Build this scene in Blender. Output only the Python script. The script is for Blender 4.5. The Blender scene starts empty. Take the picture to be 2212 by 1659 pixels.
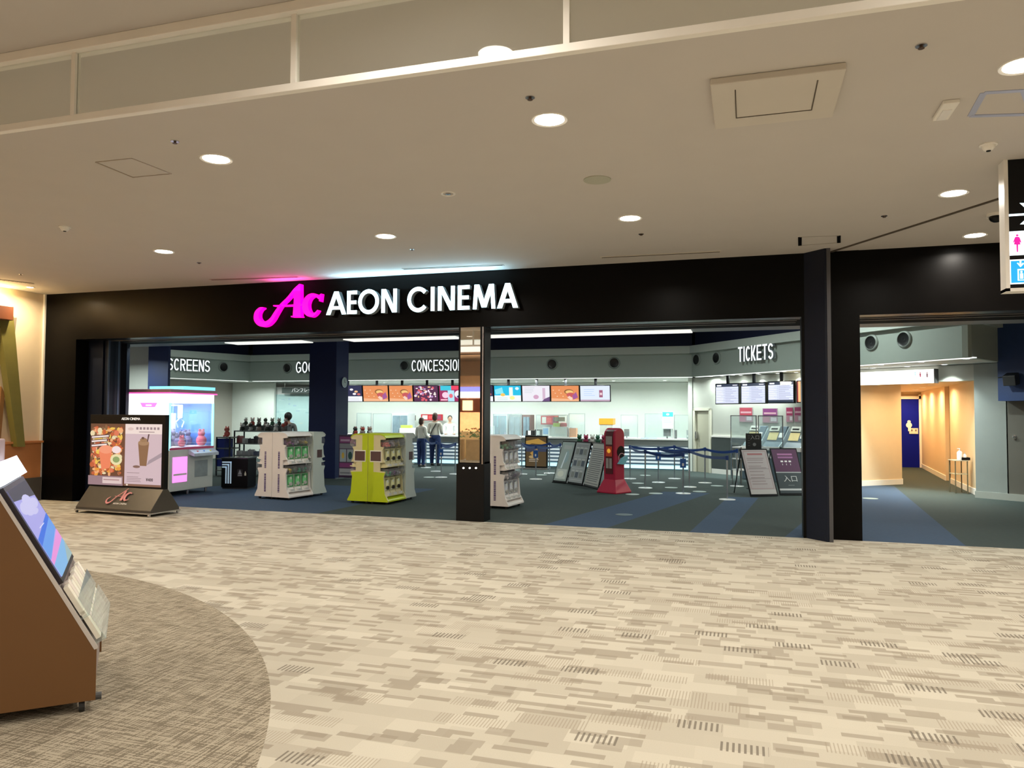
import bpy, math, random
from mathutils import Vector, Matrix
random.seed(7)
sc = bpy.context.scene
# ------------------------------------------------------------------ camera
F_PX, YAW, PITCH, ROLL, EYE = 1632.97, 0.302186, 0.0376402, 0.00448480, 1.75
cy, sy = math.cos(YAW), math.sin(YAW)
_f = Vector((-sy*math.cos(PITCH), cy*math.cos(PITCH), math.sin(PITCH)))
_r = Vector((cy, sy, 0)); _u = _r.cross(_f)
_c, _s = math.cos(ROLL), math.sin(ROLL)
CR = _c*_r + _s*_u; CU = -_s*_r + _c*_u; CF = _f
cam_d = bpy.data.cameras.new('camera'); cam = bpy.data.objects.new('camera', cam_d)
sc.collection.objects.link(cam); sc.camera = cam
cam_d.sensor_width = 36; cam_d.lens = 36*F_PX/2212; cam_d.clip_end = 200
m = Matrix.Identity(4)
for i in range(3):
    m[i][0] = CR[i]; m[i][1] = CU[i]; m[i][2] = -CF[i]
m[2][3] = EYE
cam.matrix_world = m
# ------------------------------------------------------------------ view and world
sc.view_settings.view_transform = 'Standard'; sc.view_settings.look = 'None'
sc.view_settings.gamma = 1; sc.view_settings.exposure = 0.0
sc.view_settings.use_curve_mapping = False
w = bpy.data.worlds.new('world'); sc.world = w; w.use_nodes = True
w.node_tree.nodes['Background'].inputs[0].default_value = (1, .9, .78, 1)
w.node_tree.nodes['Background'].inputs[1].default_value = .25
MALL_W, LOBBY_W = 46, 30         # power of one mall downlight, one lobby downlight
WARM = (1, .925, .82); COOL = (.88, 1, .95)
# ------------------------------------------------------------------ measuring: a pixel of the photo put on a real plane
def ray(px, py):
    return CF + (px-1106)/F_PX*CR - (py-829.5)/F_PX*CU
EYEV = Vector((0, 0, EYE))
def flo(px, py, z=0):
    d = ray(px, py); t = (z-EYE)/d.z; v = EYEV + d*t; return v.x, v.y
def on(px, py, Y):
    d = ray(px, py); v = EYEV + d*(Y/d.y); return v.x, v.z
def vpl(px, py, P, ang):          # on the vertical plane through P along ang -> (s, z)
    d = ray(px, py); c, s = math.cos(ang), math.sin(ang)
    det = d.x*(-s) + c*d.y
    t = (P[0]*(-s) + c*P[1])/det
    sl = (d.x*t-P[0])*c + (d.y*t-P[1])*s
    return sl, EYE + d.z*t
def pz(bx, by, ty):               # height of something standing at floor pixel bx,by
    return on(bx, ty, flo(bx, by)[1])[1]
YF, H = 11.474, 4.0425
# ------------------------------------------------------------------ materials
MATS = {}
def mat(name, col, rough=.6, metal=0, emit=0, ecol=None, noise=.0, nscale=8, spec=.5, alpha=None, trans=0, bump=0):
    if name in MATS: return MATS[name]
    m = bpy.data.materials.new(name); m.use_nodes = True; nt = m.node_tree
    b = nt.nodes['Principled BSDF']; c4 = (*col, 1)
    b.inputs['Base Color'].default_value = c4; b.inputs['Roughness'].default_value = rough
    b.inputs['Metallic'].default_value = metal; b.inputs['Specular IOR Level'].default_value = spec
    if trans: b.inputs['Transmission Weight'].default_value = trans
    if emit:
        b.inputs['Emission Color'].default_value = (*(ecol or col), 1); b.inputs['Emission Strength'].default_value = emit
    if noise or bump:
        tc = nt.nodes.new('ShaderNodeTexCoord'); n = nt.nodes.new('ShaderNodeTexNoise')
        n.inputs['Scale'].default_value = nscale; n.inputs['Detail'].default_value = 4
        nt.links.new(tc.outputs['Object'], n.inputs['Vector'])
        if noise:
            mx = nt.nodes.new('ShaderNodeMix'); mx.data_type = 'RGBA'
            mx.inputs[6].default_value = (*[v*(1-noise) for v in col], 1)
            mx.inputs[7].default_value = (*[min(1, v*(1+noise)) for v in col], 1)
            nt.links.new(n.outputs['Fac'], mx.inputs[0]); nt.links.new(mx.outputs[2], b.inputs['Base Color'])
        if bump:
            bp = nt.nodes.new('ShaderNodeBump'); bp.inputs['Strength'].default_value = bump; bp.inputs['Distance'].default_value = .01
            nt.links.new(n.outputs['Fac'], bp.inputs['Height']); nt.links.new(bp.outputs['Normal'], b.inputs['Normal'])
    MATS[name] = m; return m
def artmat(name, emit=0, rough=.5):
    if name in MATS: return MATS[name]
    m = bpy.data.materials.new(name); m.use_nodes = True; nt = m.node_tree; b = nt.nodes['Principled BSDF']
    a = nt.nodes.new('ShaderNodeAttribute'); a.attribute_name = 'Col'
    if emit:
        b.inputs['Base Color'].default_value = (.02, .02, .02, 1)
        nt.links.new(a.outputs['Color'], b.inputs['Emission Color']); b.inputs['Emission Strength'].default_value = emit
    else: nt.links.new(a.outputs['Color'], b.inputs['Base Color'])
    b.inputs['Roughness'].default_value = rough
    MATS[name] = m; return m
def glassmat(name, tint=(.9, .95, .95), refl=.1, rough=.02, op=.06):
    m = bpy.data.materials.new(name); m.use_nodes = True; nt = m.node_tree; nt.nodes.clear()
    o = nt.nodes.new('ShaderNodeOutputMaterial'); t = nt.nodes.new('ShaderNodeBsdfTransparent'); g = nt.nodes.new('ShaderNodeBsdfGlossy')
    lw = nt.nodes.new('ShaderNodeLayerWeight'); fr = nt.nodes.new('ShaderNodeMath'); fr.operation = 'POWER'; fr.inputs[1].default_value = 5
    nt.links.new(lw.outputs['Facing'], fr.inputs[0])
    ad = nt.nodes.new('ShaderNodeMath'); ad.operation = 'ADD'; ad.use_clamp = True; ad.inputs[1].default_value = refl + .03
    t.inputs[0].default_value = (*tint, 1); g.inputs['Roughness'].default_value = rough
    mx = nt.nodes.new('ShaderNodeMixShader'); df = nt.nodes.new('ShaderNodeBsdfDiffuse'); df.inputs[0].default_value = (*tint, 1)
    mx2 = nt.nodes.new('ShaderNodeMixShader'); mx2.inputs[0].default_value = op
    nt.links.new(fr.outputs[0], ad.inputs[0]); nt.links.new(ad.outputs[0], mx.inputs[0])
    nt.links.new(t.outputs[0], mx.inputs[1]); nt.links.new(g.outputs[0], mx.inputs[2])
    nt.links.new(mx.outputs[0], mx2.inputs[1]); nt.links.new(df.outputs[0], mx2.inputs[2]); nt.links.new(mx2.outputs[0], o.inputs[0])
    MATS[name] = m; return m
class NG:                          # small node-math helper
    def __init__(s, name):
        s.m = bpy.data.materials.new(name); s.m.use_nodes = True; s.nt = s.m.node_tree; s.b = s.nt.nodes['Principled BSDF']
        tc = s.nt.nodes.new('ShaderNodeTexCoord'); s.sp = s.nt.nodes.new('ShaderNodeSeparateXYZ'); s.obj = tc.outputs['Object']
        s.nt.links.new(tc.outputs['Object'], s.sp.inputs[0]); s.x, s.y, s.z = s.sp.outputs
    def op(s, o, a, b=None, c=None, clamp=False):
        n = s.nt.nodes.new('ShaderNodeMath'); n.operation = o; n.use_clamp = clamp
        for i, v in enumerate((a, b, c)):
            if v is None: continue
            if isinstance(v, (int, float)): n.inputs[i].default_value = v
            else: s.nt.links.new(v, n.inputs[i])
        return n.outputs[0]
    def rnd(s, a, b):
        cb = s.nt.nodes.new('ShaderNodeCombineXYZ'); wn = s.nt.nodes.new('ShaderNodeTexWhiteNoise'); wn.noise_dimensions = '2D'
        for i, v in enumerate((a, b)):
            if isinstance(v, (int, float)): cb.inputs[i].default_value = v
            else: s.nt.links.new(v, cb.inputs[i])
        s.nt.links.new(cb.outputs[0], wn.inputs['Vector']); return wn.outputs['Value']
    def noise(s, scale, detail=3, vec=None, stretch=None):
        n = s.nt.nodes.new('ShaderNodeTexNoise'); n.inputs['Scale'].default_value = scale; n.inputs['Detail'].default_value = detail
        v = vec or s.obj
        if stretch:
            mp = s.nt.nodes.new('ShaderNodeMapping'); mp.inputs['Scale'].default_value = stretch[:3]
            if len(stretch) > 3: mp.inputs['Rotation'].default_value = (0, 0, stretch[3])
            s.nt.links.new(v, mp.inputs[0]); v = mp.outputs[0]
        s.nt.links.new(v, n.inputs['Vector']); return n.outputs['Fac']
    def mix(s, f, a, b):
        n = s.nt.nodes.new('ShaderNodeMix'); n.data_type = 'RGBA'
        for i, v in ((0, f), (6, a), (7, b)):
            if isinstance(v, (int, float)): n.inputs[i].default_value = v
            elif isinstance(v, tuple): n.inputs[i].default_value = (*v, 1)
            else: s.nt.links.new(v, n.inputs[i])
        return n.outputs[2]
    def color(s, c): s.nt.links.new(c, s.b.inputs['Base Color'])

def carpet_beige():
    g = NG('beige block carpet'); op = g.op
    def cells(cw, rh, seed):
        r = op('FLOOR', op('DIVIDE', g.y, rh)); off = op('MULTIPLY', g.rnd(r, seed), cw*3)
        u = op('DIVIDE', op('ADD', g.x, off), cw); c = op('FLOOR', u)
        return r, c
    r1, c1 = cells(.34, .16, 1.3); base = g.rnd(c1, op('ADD', r1, .37)); base = op('ADD', op('MULTIPLY', base, .75), op('MULTIPLY', g.noise(.8, 2), .3))
    r2, c2 = cells(.21, .052, 4.1); v2 = g.rnd(op('ADD', c2, .71), r2)
    r3, c3 = cells(.15, .09, 8.7); v3 = g.rnd(op('ADD', c3, .13), r3)
    r4, c4 = cells(.42, .13, 15.2); v4 = g.rnd(op('ADD', c4, .53), r4)
    col = g.mix(base, (.395, .36, .29), (.575, .54, .445))
    col = g.mix(op('MULTIPLY', op('GREATER_THAN', v2, .82), .62), col, (.235, .20, .15))
    col = g.mix(op('MULTIPLY', op('GREATER_THAN', v3, .88), .55), col, (.25, .215, .165))
    fine = op('LESS_THAN', op('FRACT', op('DIVIDE', g.x, .020)), .35)
    col = g.mix(op('MULTIPLY', op('MULTIPLY', op('GREATER_THAN', v4, .84), fine), .60), col, (.29, .245, .185))
    bold = op('LESS_THAN', op('FRACT', op('DIVIDE', g.x, .030)), .42)
    r5, c5 = cells(.25, .115, 22.9); v5 = g.rnd(op('ADD', c5, .29), r5)
    col = g.mix(op('MULTIPLY', op('MULTIPLY', op('GREATER_THAN', v5, .95), bold), .85), col, (.12, .105, .085))
    col = g.mix(op('MULTIPLY', g.noise(160, 2), .35), col, (.33, .28, .21))
    # the darker round island of woven carpet
    dx = op('ADD', g.x, 7.85); dy = op('SUBTRACT', g.y, .485)
    ins = op('LESS_THAN', op('ADD', op('MULTIPLY', dx, dx), op('MULTIPLY', dy, dy)), 6.18*6.18)
    n1 = g.noise(1, 3, stretch=(4.5, 100, 1, .35)); n2 = g.noise(1, 3, stretch=(100, 5, 1, .45)); n3 = g.noise(.9, 2)
    t = op('GREATER_THAN', op('ADD', op('MULTIPLY', n1, n3), op('MULTIPLY', n2, op('SUBTRACT', 1, n3))), .5)
    dk = g.mix(op('MULTIPLY', t, .85), (.15, .125, .09), (.42, .37, .28))
    dk = g.mix(op('MULTIPLY', g.noise(120, 2), .4), dk, (.24, .20, .14))
    g.color(g.mix(ins, col, dk)); g.b.inputs['Roughness'].default_value = .95; g.b.inputs['Specular IOR Level'].default_value = .15
    return g.m
def carpet_dark():
    g = NG('dark lobby carpet'); op = g.op
    def stripe(x0, y0, x1, y1, hw0, hw1):
        t = op('DIVIDE', op('SUBTRACT', g.y, y0), y1-y0)
        cx = op('ADD', x0, op('MULTIPLY', t, x1-x0)); hw = op('ADD', hw0, op('MULTIPLY', t, hw1-hw0))
        return op('MULTIPLY', op('LESS_THAN', op('ABSOLUTE', op('SUBTRACT', g.x, cx)), hw), op('LESS_THAN', t, 1.0))
    m1 = stripe(-2.56, 11.5, -1.3, 17.2, .50, .50); m2 = stripe(-.56, 11.5, -.1, 16.6, .27, .30)
    m3 = stripe(1.6, 11.3, 2.9, 20.5, 1.15, .5); m4 = stripe(-10.5, 11.4, -9.0, 16, 3.4, 2.2)
    mm = op('MAXIMUM', op('MAXIMUM', m1, m2), op('MAXIMUM', m3, m4))
    n = g.noise(1, 4, stretch=(14, 60, 1)); n2 = g.noise(90, 2)
    a = g.mix(n, (.022, .034, .032), (.06, .08, .072)); b = g.mix(n, (.03, .055, .105), (.06, .10, .17))
    c = g.mix(mm, a, b); c = g.mix(op('MULTIPLY', n2, .5), c, (.03, .04, .045))
    g.color(c); g.b.inputs['Roughness'].default_value = .9; g.b.inputs['Specular IOR Level'].default_value = .2
    return g.m
M_BEIGE = carpet_beige(); M_DARKC = carpet_dark()
M_CEIL = mat('ceiling paint', (.58, .54, .50), .85, noise=.03, nscale=2)
M_SOFF = mat('soffit paint', (.75, .76, .72), .6, noise=.02)
M_BLACK = mat('black facade laminate', (.003, .0026, .0024), .32, noise=.3, nscale=3, spec=.09)
M_BLACK2 = mat('black steel', (.003, .003, .0035), .38, noise=.2, spec=.22)
M_NAVY = mat('navy gloss panel', (.002, .005, .016), .55, noise=.2, spec=.3)
M_BLUE = mat('blue column paint', (.005, .014, .075), .5, noise=.1, spec=.3)  # darkened on purpose: the column's unlit front is put into its colour
M_DNAVY = mat('dark coffer paint', (.004, .006, .018), .8, noise=.2)
M_FASC = mat('grey green fascia paint', (.40, .46, .41), .6, noise=.03)
M_WHITEW = mat('white wall paint', (.80, .84, .78), .6, noise=.02)
M_TAUPE = mat('taupe wall paint', (.42, .39, .34), .6, noise=.03)
M_GREYW = mat('light grey wall paint', (.32, .35, .33), .6, noise=.03)
M_WARMW = mat('warm corridor wall paint', (.72, .56, .36), .6, noise=.03)
M_WHITE = mat('white enamel', (.82, .80, .78), .35, noise=.03)
M_METAL = mat('satin steel', (.6, .6, .62), .25, metal=1, noise=.05)
M_CHROME = mat('chrome', (.8, .8, .82), .1, metal=1, noise=.03)
M_TRIMW = mat('cream trim', (.86, .83, .77), .4, noise=.03)
M_RUB = mat('black rubber', (.015, .015, .015), .6, noise=.2)
M_GLASS = glassmat('clear glass'); M_ACR = glassmat('acrylic', (.93, .98, .98), .03, .02, .10)
M_GLASSB = glassmat('barrier glass', (.93, .94, .92), .02, .01, .02)
M_LENS = mat('lamp lens', (1, 1, 1), .5, emit=22, ecol=(1, .93, .82), noise=.01)
M_LENSC = mat('cool lamp lens', (1, 1, 1), .5, emit=14, ecol=(.93, 1, .97), noise=.01)
M_DECO = mat('lit deco letter', (.9, .9, .9), .5, emit=1.1, ecol=(.93, 1, 1), noise=.01)
M_LETTER = mat('lit white letter', (1, 1, 1), .5, emit=4.5, ecol=(.55, .88, 1), noise=.01)
M_PINK = mat('lit magenta letter', (1, 0, .5), .5, emit=1.7, ecol=(1, .0, .40), noise=.01)
A_PRINT = artmat('printed sheet'); A_SCR = artmat('lit screen', .88); A_MENU = artmat('menu lit screen', 1.12); A_SCRB = artmat('bright lit screen', 2.2)
# ------------------------------------------------------------------ mesh builder
def lk(o, parent=None):
    sc.collection.objects.link(o)
    if parent: o.parent = parent
    return o
class MB:
    def __init__(s): s.v = []; s.f = []; s.c = []; s.cur = (1, 1, 1)
    def add(s, vs, fs):
        n = len(s.v); s.v += [tuple(v) for v in vs]
        for f in fs: s.f.append([n+i for i in f]); s.c.append(s.cur)
        return s
    def box(s, x0, y0, z0, x1, y1, z1):
        x0, x1 = min(x0, x1), max(x0, x1); y0, y1 = min(y0, y1), max(y0, y1); z0, z1 = min(z0, z1), max(z0, z1)
        return s.add([(x, y, z) for z in (z0, z1) for y in (y0, y1) for x in (x0, x1)],
                     [(0, 2, 3, 1), (4, 5, 7, 6), (0, 1, 5, 4), (2, 6, 7, 3), (0, 4, 6, 2), (1, 3, 7, 5)])
    def prism(s, pts, a0, a1, ax='x'):   # pts in the two other axes, in order
        area = sum(pts[i][0]*pts[(i+1) % len(pts)][1]-pts[(i+1) % len(pts)][0]*pts[i][1] for i in range(len(pts)))
        if area < 0: pts = pts[::-1]
        n = len(pts)
        def P(a, p): return {'x': (a, p[0], p[1]), 'y': (p[0], a, p[1]), 'z': (p[0], p[1], a)}[ax]
        lo, hi = min(a0, a1), max(a0, a1)
        vs = [P(lo, p) for p in pts] + [P(hi, p) for p in pts]
        fs = [list(range(n))[::-1], [n+i for i in range(n)]] + [(i, (i+1) % n, n+(i+1) % n, n+i) for i in range(n)]
        if ax == 'y': fs = [list(f)[::-1] for f in fs]
        return s.add(vs, fs)
    def cyl(s, c, r, h, n=20, ax='z', r2=None):
        r2 = r if r2 is None else r2
        vs = []
        for k, rr in ((0, r), (h, r2)):
            for i in range(n):
                a = 2*math.pi*i/n; u, v = rr*math.cos(a), rr*math.sin(a)
                vs.append({'z': (c[0]+u, c[1]+v, c[2]+k), 'x': (c[0]+k, c[1]+u, c[2]+v), 'y': (c[0]+v, c[1]+k, c[2]+u)}[ax])
        return s.add(vs, [list(range(n))[::-1], [n+i for i in range(n)]] + [(i, (i+1) % n, n+(i+1) % n, n+i) for i in range(n)])
    def tube(s, pts, r, n=8, flat=1):
        pts = [Vector(p) for p in pts]; vs = []; up = Vector((0, 0, 1))
        if abs((pts[-1]-pts[0]).normalized().z) > .6: up = Vector((0, 1, 0))
        for i, p in enumerate(pts):
            t = (pts[min(i+1, len(pts)-1)]-pts[max(i-1, 0)]).normalized()
            a = t.cross(up)
            if a.length < .05: a = t.cross(Vector((1, 0, 0)))
            a.normalize(); b = t.cross(a); rr = r[i] if isinstance(r, (list, tuple)) else r
            for k in range(n):
                q = 2*math.pi*k/n; vs.append(p + a*rr*math.cos(q) + b*rr*flat*math.sin(q))
        fs = [list(range(n))[::-1], [(len(pts)-1)*n+k for k in range(n)]]
        for i in range(len(pts)-1):
            for k in range(n): fs.append((i*n+k, i*n+(k+1) % n, (i+1)*n+(k+1) % n, (i+1)*n+k))
        return s.add(vs, fs)
    def lathe(s, prof, c=(0, 0, 0), n=20):
        vs = []; m_ = len(prof)
        for r, z in prof:
            for i in range(n):
                a = 2*math.pi*i/n; vs.append((c[0]+r*math.cos(a), c[1]+r*math.sin(a), c[2]+z))
        fs = [(j*n+i, j*n+(i+1) % n, (j+1)*n+(i+1) % n, (j+1)*n+i) for j in range(m_-1) for i in range(n)]
        return s.add(vs, fs)
    def ball(s, c, r, n=12):
        if not isinstance(r, (tuple, list)): r = (r, r, r)
        m_ = n//2+1; vs = [(c[0], c[1], c[2]-r[2])]
        for j in range(1, m_-1):
            p = math.pi*j/(m_-1)
            for i in range(n):
                a = 2*math.pi*i/n; vs.append((c[0]+r[0]*math.sin(p)*math.cos(a), c[1]+r[1]*math.sin(p)*math.sin(a), c[2]-r[2]*math.cos(p)))
        vs.append((c[0], c[1], c[2]+r[2])); L = len(vs)-1; fs = [(0, 1+(i+1) % n, 1+i) for i in range(n)]
        for j in range(m_-3):
            for i in range(n): fs.append((1+j*n+i, 1+j*n+(i+1) % n, 1+(j+1)*n+(i+1) % n, 1+(j+1)*n+i))
        fs += [(L, 1+(m_-3)*n+i, 1+(m_-3)*n+(i+1) % n) for i in range(n)]
        return s.add(vs, fs)
    def build(s, name, material, parent=None, bevel=0, smooth=False, kind=None, label=None, loc=None):
        me = bpy.data.meshes.new(name); me.from_pydata(s.v, [], s.f)
        mats = material if isinstance(material, (list, tuple)) else [material]
        for m_ in mats: me.materials.append(m_)
        if any('printed' in m_.name or 'screen' in m_.name for m_ in mats):
            ca = me.color_attributes.new('Col', 'FLOAT_COLOR', 'CORNER')
            for p, c in zip(me.polygons, s.c):
                for li in p.loop_indices: ca.data[li].color = (*c, 1)
        if smooth: me.polygons.foreach_set('use_smooth', [True]*len(me.polygons))
        me.update()
        o = bpy.data.objects.new(name, me); lk(o, parent)
        if loc: o.location = loc
        if bevel:
            b = o.modifiers.new('bevel', 'BEVEL'); b.width = bevel; b.segments = 2; b.limit_method = 'ANGLE'
        if smooth and len(me.polygons) > 12:
            try:
                me.set_sharp_from_angle(angle=.9)
            except Exception: pass
        if kind: o['kind'] = kind
        if label: o['label'] = label
        return o
def T(name, label, cat, loc=(0, 0, 0), ang=0, group=None):
    o = bpy.data.objects.new(name, None); lk(o); o.empty_display_size = .1
    o.location = loc if len(loc) == 3 else (*loc, 0); o.rotation_euler.z = ang
    o['label'] = label; o['category'] = cat
    if group: o['group'] = group
    return o
def tag(o, label, cat, group=None, kind=None):
    o['label'] = label; o['category'] = cat
    if group: o['group'] = group
    if kind: o['kind'] = kind
    return o
def struct(name, mb, m, **k): return mb.build(name, m, kind='structure', **k)
def copy_tree(o, parent=None):
    c = o.copy(); sc.collection.objects.link(c); c.parent = parent
    for ch in list(o.children): copy_tree(ch, c)
    return c
def dup(o, loc, ang, label, group=None):
    c = copy_tree(o); c.location = loc if len(loc) == 3 else (*loc, 0); c.rotation_euler.z = ang; c['label'] = label
    if group: c['group'] = group
    return c
def lamp(name, parent, loc, power, col, size=.2, spread=150, rx=0):
    l = bpy.data.lights.new(name, 'AREA'); l.shape = 'DISK'; l.size = size; l.energy = power; l.color = col; l.spread = math.radians(spread)
    o = bpy.data.objects.new(name, l); lk(o, parent); o.location = loc; o.rotation_euler.x = rx
    return o
def text(s, size, parent, m, loc, rot=(math.pi/2, 0, 0), ext=.002, name='lettering', align='CENTER', label=None, sx=1):
    cu = bpy.data.curves.new('t', 'FONT'); cu.body = s; cu.size = size; cu.extrude = ext; cu.align_x = align; cu.align_y = 'CENTER'; cu.resolution_u = 3
    t = bpy.data.objects.new('t', cu); sc.collection.objects.link(t); bpy.context.view_layer.update()
    me = bpy.data.meshes.new_from_object(t.evaluated_get(bpy.context.evaluated_depsgraph_get()))
    bpy.data.objects.remove(t); bpy.data.curves.remove(cu)
    me.materials.clear(); me.materials.append(m); me.name = name
    o = bpy.data.objects.new(name, me); lk(o, parent); o.location = loc; o.rotation_euler = rot; o.scale.x = sx
    if label: o['label'] = label
    return o
# flat artwork in the x-z plane facing -y, layers stacked towards the viewer
class Art:
    def __init__(s, w_, h_, bg, y=0, x0=None, z0=0):
        s.mb = MB(); s.w = w_; s.h = h_; s.y = y; s.x0 = -w_/2 if x0 is None else x0; s.z0 = z0; s.k = 0
        s.rect(0, 0, 1, 1, bg)
    def poly(s, pts, col):
        s.k += 1; s.mb.cur = col; yy = s.y-.00012*s.k
        a = sum(pts[i][0]*pts[(i+1) % len(pts)][1]-pts[(i+1) % len(pts)][0]*pts[i][1] for i in range(len(pts)))
        if a < 0: pts = pts[::-1]
        s.mb.add([(s.x0+p[0]*s.w, yy, s.z0+p[1]*s.h) for p in pts], [list(range(len(pts)))]); return s
    def rect(s, a, b, c, d, col): return s.poly([(a, b), (c, b), (c, d), (a, d)], col)
    def ell(s, cx, cy_, rx, ry, col, n=14): return s.poly([(cx+rx*math.cos(2*math.pi*i/n), cy_+ry*math.sin(2*math.pi*i/n)) for i in range(n)], col)
    def lines(s, x0, x1, ys, th, col, jit=.0):
        for y_ in ys: s.rect(x0, y_, x1-random.random()*jit, y_+th, col)
        return s
    def build(s, name, m, parent, **k): return s.mb.build(name, m, parent, **k)
# ribbon letters
def ribbon(mb, pts, w_, fx, y0, y1, closed=False):
    n = len(pts); L = []; R = []
    for i, p in enumerate(pts):
        if closed: a, b = pts[i-1], pts[(i+1) % n]
        else: a, b = pts[max(i-1, 0)], pts[min(i+1, n-1)]
        p_, a_, b_ = Vector(p), Vector(a), Vector(b)
        d1 = (p_-a_).normalized() if (p_-a_).length > 1e-6 else (b_-p_).normalized()
        d2 = (b_-p_).normalized() if (b_-p_).length > 1e-6 else d1
        t = (d1+d2); t = t.normalized() if t.length > .2 else d1
        nn = Vector((-t.y, t.x)); c = max(.45, nn.dot(Vector((-d1.y, d1.x))))
        ww = (w_[i] if isinstance(w_, (list, tuple)) else w_)/2/c
        L.append(p_+nn*ww); R.append(p_-nn*ww)
    rng = n if closed else n-1
    for i in range(rng):
        j = (i+1) % n; q = [R[i], R[j], L[j], L[i]]
        q = [fx(v.x, v.y) for v in q]
        mb.prism(q, y0, y1, 'y')
def arc(cx, cy_, rx, ry, a0, a1, n=10):
    return [(cx+rx*math.cos(math.radians(a0+(a1-a0)*i/n)), cy_+ry*math.sin(math.radians(a0+(a1-a0)*i/n))) for i in range(n+1)]
def glyph(ch, t):            # strokes in a unit box, h=1, width=w given in x by caller; t = half stroke
    a, b = t, 1-t
    G = {
     'A': [[(a*.9, 0), (.5, 1-t*.6), (1-a*.9, 0)], [(.25, .27), (.75, .27)]],
     'E': [[(1, b), (a, b), (a, a), (1, a)], [(a, .5), (.92, .5)]],
     'N': [[(a, 0), (a, 1)], [(a*1.2, .93), (1-a*1.2, .07)], [(1-a, 0), (1-a, 1)]],
     'M': [[(a, 0), (a*1.1, 1)], [(a*1.2, .93), (.5, .1), (1-a*1.2, .93)], [(1-a*1.1, 1), (1-a, 0)]],
     'I': [[(.5, 0), (.5, 1)]],
     'T': [[(0, b), (1, b)], [(.5, 0), (.5, 1)]],
     'K': [[(a, 0), (a, 1)], [(1-a, 1), (a*1.6, .47), (1-a, 0)]],
     'R': [[(a, 0), (a, b), (.5, b)]+arc(.6, .72, .4-a, .28-t, 80, -80, 6)+[(a, .44)], [(.5, .44), (1-a, 0)]],
     'D': [[(a, a), (a, b), (.35, b)]+arc(.4, .5, .6-a, .5-t, 85, -85, 8)+[(.35, a), (a, a)]],
     'O': [arc(.5, .5, .5-a, .5-t, 0, 340, 17)+[(1-a, .5)]],
     'C': [arc(.56, .5, .56-a, .5-t, 52, 308, 14)],
     'G': [arc(.56, .5, .56-a, .5-t, 52, 340, 15)+[(1-a, .45), (.6, .45)]],
     'S': [arc(.5, .745, .5-a, .255-t, 40, 265, 9)+arc(.5, .255, .5-a, .255-t, 80, -145, 9)]}
    return G[ch]
def letter(parent, ch, x0, x1, z0, z1, y0, y1, m, sw, name='letter'):
    """one raised letter, built from straight bars with level ends and even round strokes"""
    mb = MB(); W, H_ = x1-x0, z1-z0; s = sw; h = s*.5; k = [0]
    def Q(*p):
        k[0] += 1; e = .0006*k[0]; mb.prism([(x0+a, z0+b) for a, b in p], y0-e, y1, 'y')
    def R(a, b, c, d): Q((a, b), (c, b), (c, d), (a, d))
    def Rb(pts, closed=False):
        k[0] += 1; ribbon(mb, [(x0+a, z0+b) for a, b in pts], s, lambda a, b: (a, b), y0-.0006*k[0], y1, closed)
    dw = min(s*1.25, W*.42)
    if ch == 'A':
        Q((0, 0), (dw, 0), (W/2+dw*.5, H_), (W/2-dw*.5, H_)); Q((W-dw, 0), (W, 0), (W/2+dw*.5, H_), (W/2-dw*.5, H_)); R(W*.2, H_*.22, W*.8, H_*.22+s*.85)
    elif ch == 'E': R(0, 0, s, H_); R(0, 0, W, s*.92); R(0, H_-s*.92, W, H_); R(0, H_/2-s*.45, W*.94, H_/2+s*.45)
    elif ch == 'N': R(0, 0, s, H_); R(W-s, 0, W, H_); Q((0, H_), (dw, H_), (W, 0), (W-dw, 0))
    elif ch == 'M':
        q = W*.07; Q((0, 0), (s, 0), (s+q, H_), (q, H_)); Q((W-s, 0), (W, 0), (W-q, H_), (W-s-q, H_)); Q((q, H_), (q+dw, H_), (W/2+dw/2, H_*.06), (W/2-dw/2, H_*.06)); Q((W-q-dw, H_), (W-q, H_), (W/2+dw/2, H_*.06), (W/2-dw/2, H_*.06))
    elif ch == 'I': R(W/2-h, 0, W/2+h, H_)
    elif ch == 'T': R(0, H_-s, W, H_); R(W/2-h, 0, W/2+h, H_)
    elif ch == 'K': R(0, 0, s, H_); Q((s*.8, H_*.42), (s*.8+dw*.8, H_*.36), (W, H_), (W-dw, H_)); Q((W*.36, H_*.60), (W*.36-dw*.5, H_*.48), (W-dw, 0), (W, 0))
    elif ch == 'R':
        R(0, 0, s, H_); r = (H_*.54-s)/2; Rb([(s*.5, H_-h), (W*.5, H_-h)]+arc(W*.5, H_-h-r, W*.5-h, r, 80, -80, 8)+[(W*.5, H_-h-2*r), (s*.5, H_-h-2*r)]); Q((W*.38, H_*.45), (W*.38+dw*.9, H_*.45), (W, 0), (W-dw, 0))
    elif ch == 'D': R(0, 0, s, H_); Rb([(s*.5, H_-h), (W*.42, H_-h)]+arc(W*.42, H_/2, W*.58-h, H_/2-h, 80, -80, 12)+[(W*.42, h), (s*.5, h)])
    elif ch == 'O': Rb(arc(W/2, H_/2, W/2-h, H_/2-h, 0, 345, 23), True)
    elif ch in 'CG':
        Rb(arc(W/2, H_/2, W/2-h, H_/2-h, 40, 320, 22))
        if ch == 'G': R(W-s, H_*.14, W, H_*.5); R(W*.5, H_*.5-s*.8, W, H_*.5)
    elif ch == 'S':
        r = (H_-s)/4; Rb(arc(W/2, H_-h-r, W/2-h, r, 20, 270, 12)[:-1]+arc(W/2, h+r, W/2-h, r, 90, -160, 12))
    o = mb.build(name, [m, mat('grey letter side', (.30, .34, .38), .4, noise=.03)], parent)
    for p_ in o.data.polygons: p_.material_index = 0 if p_.normal.y < -.8 else 1
    return o
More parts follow.
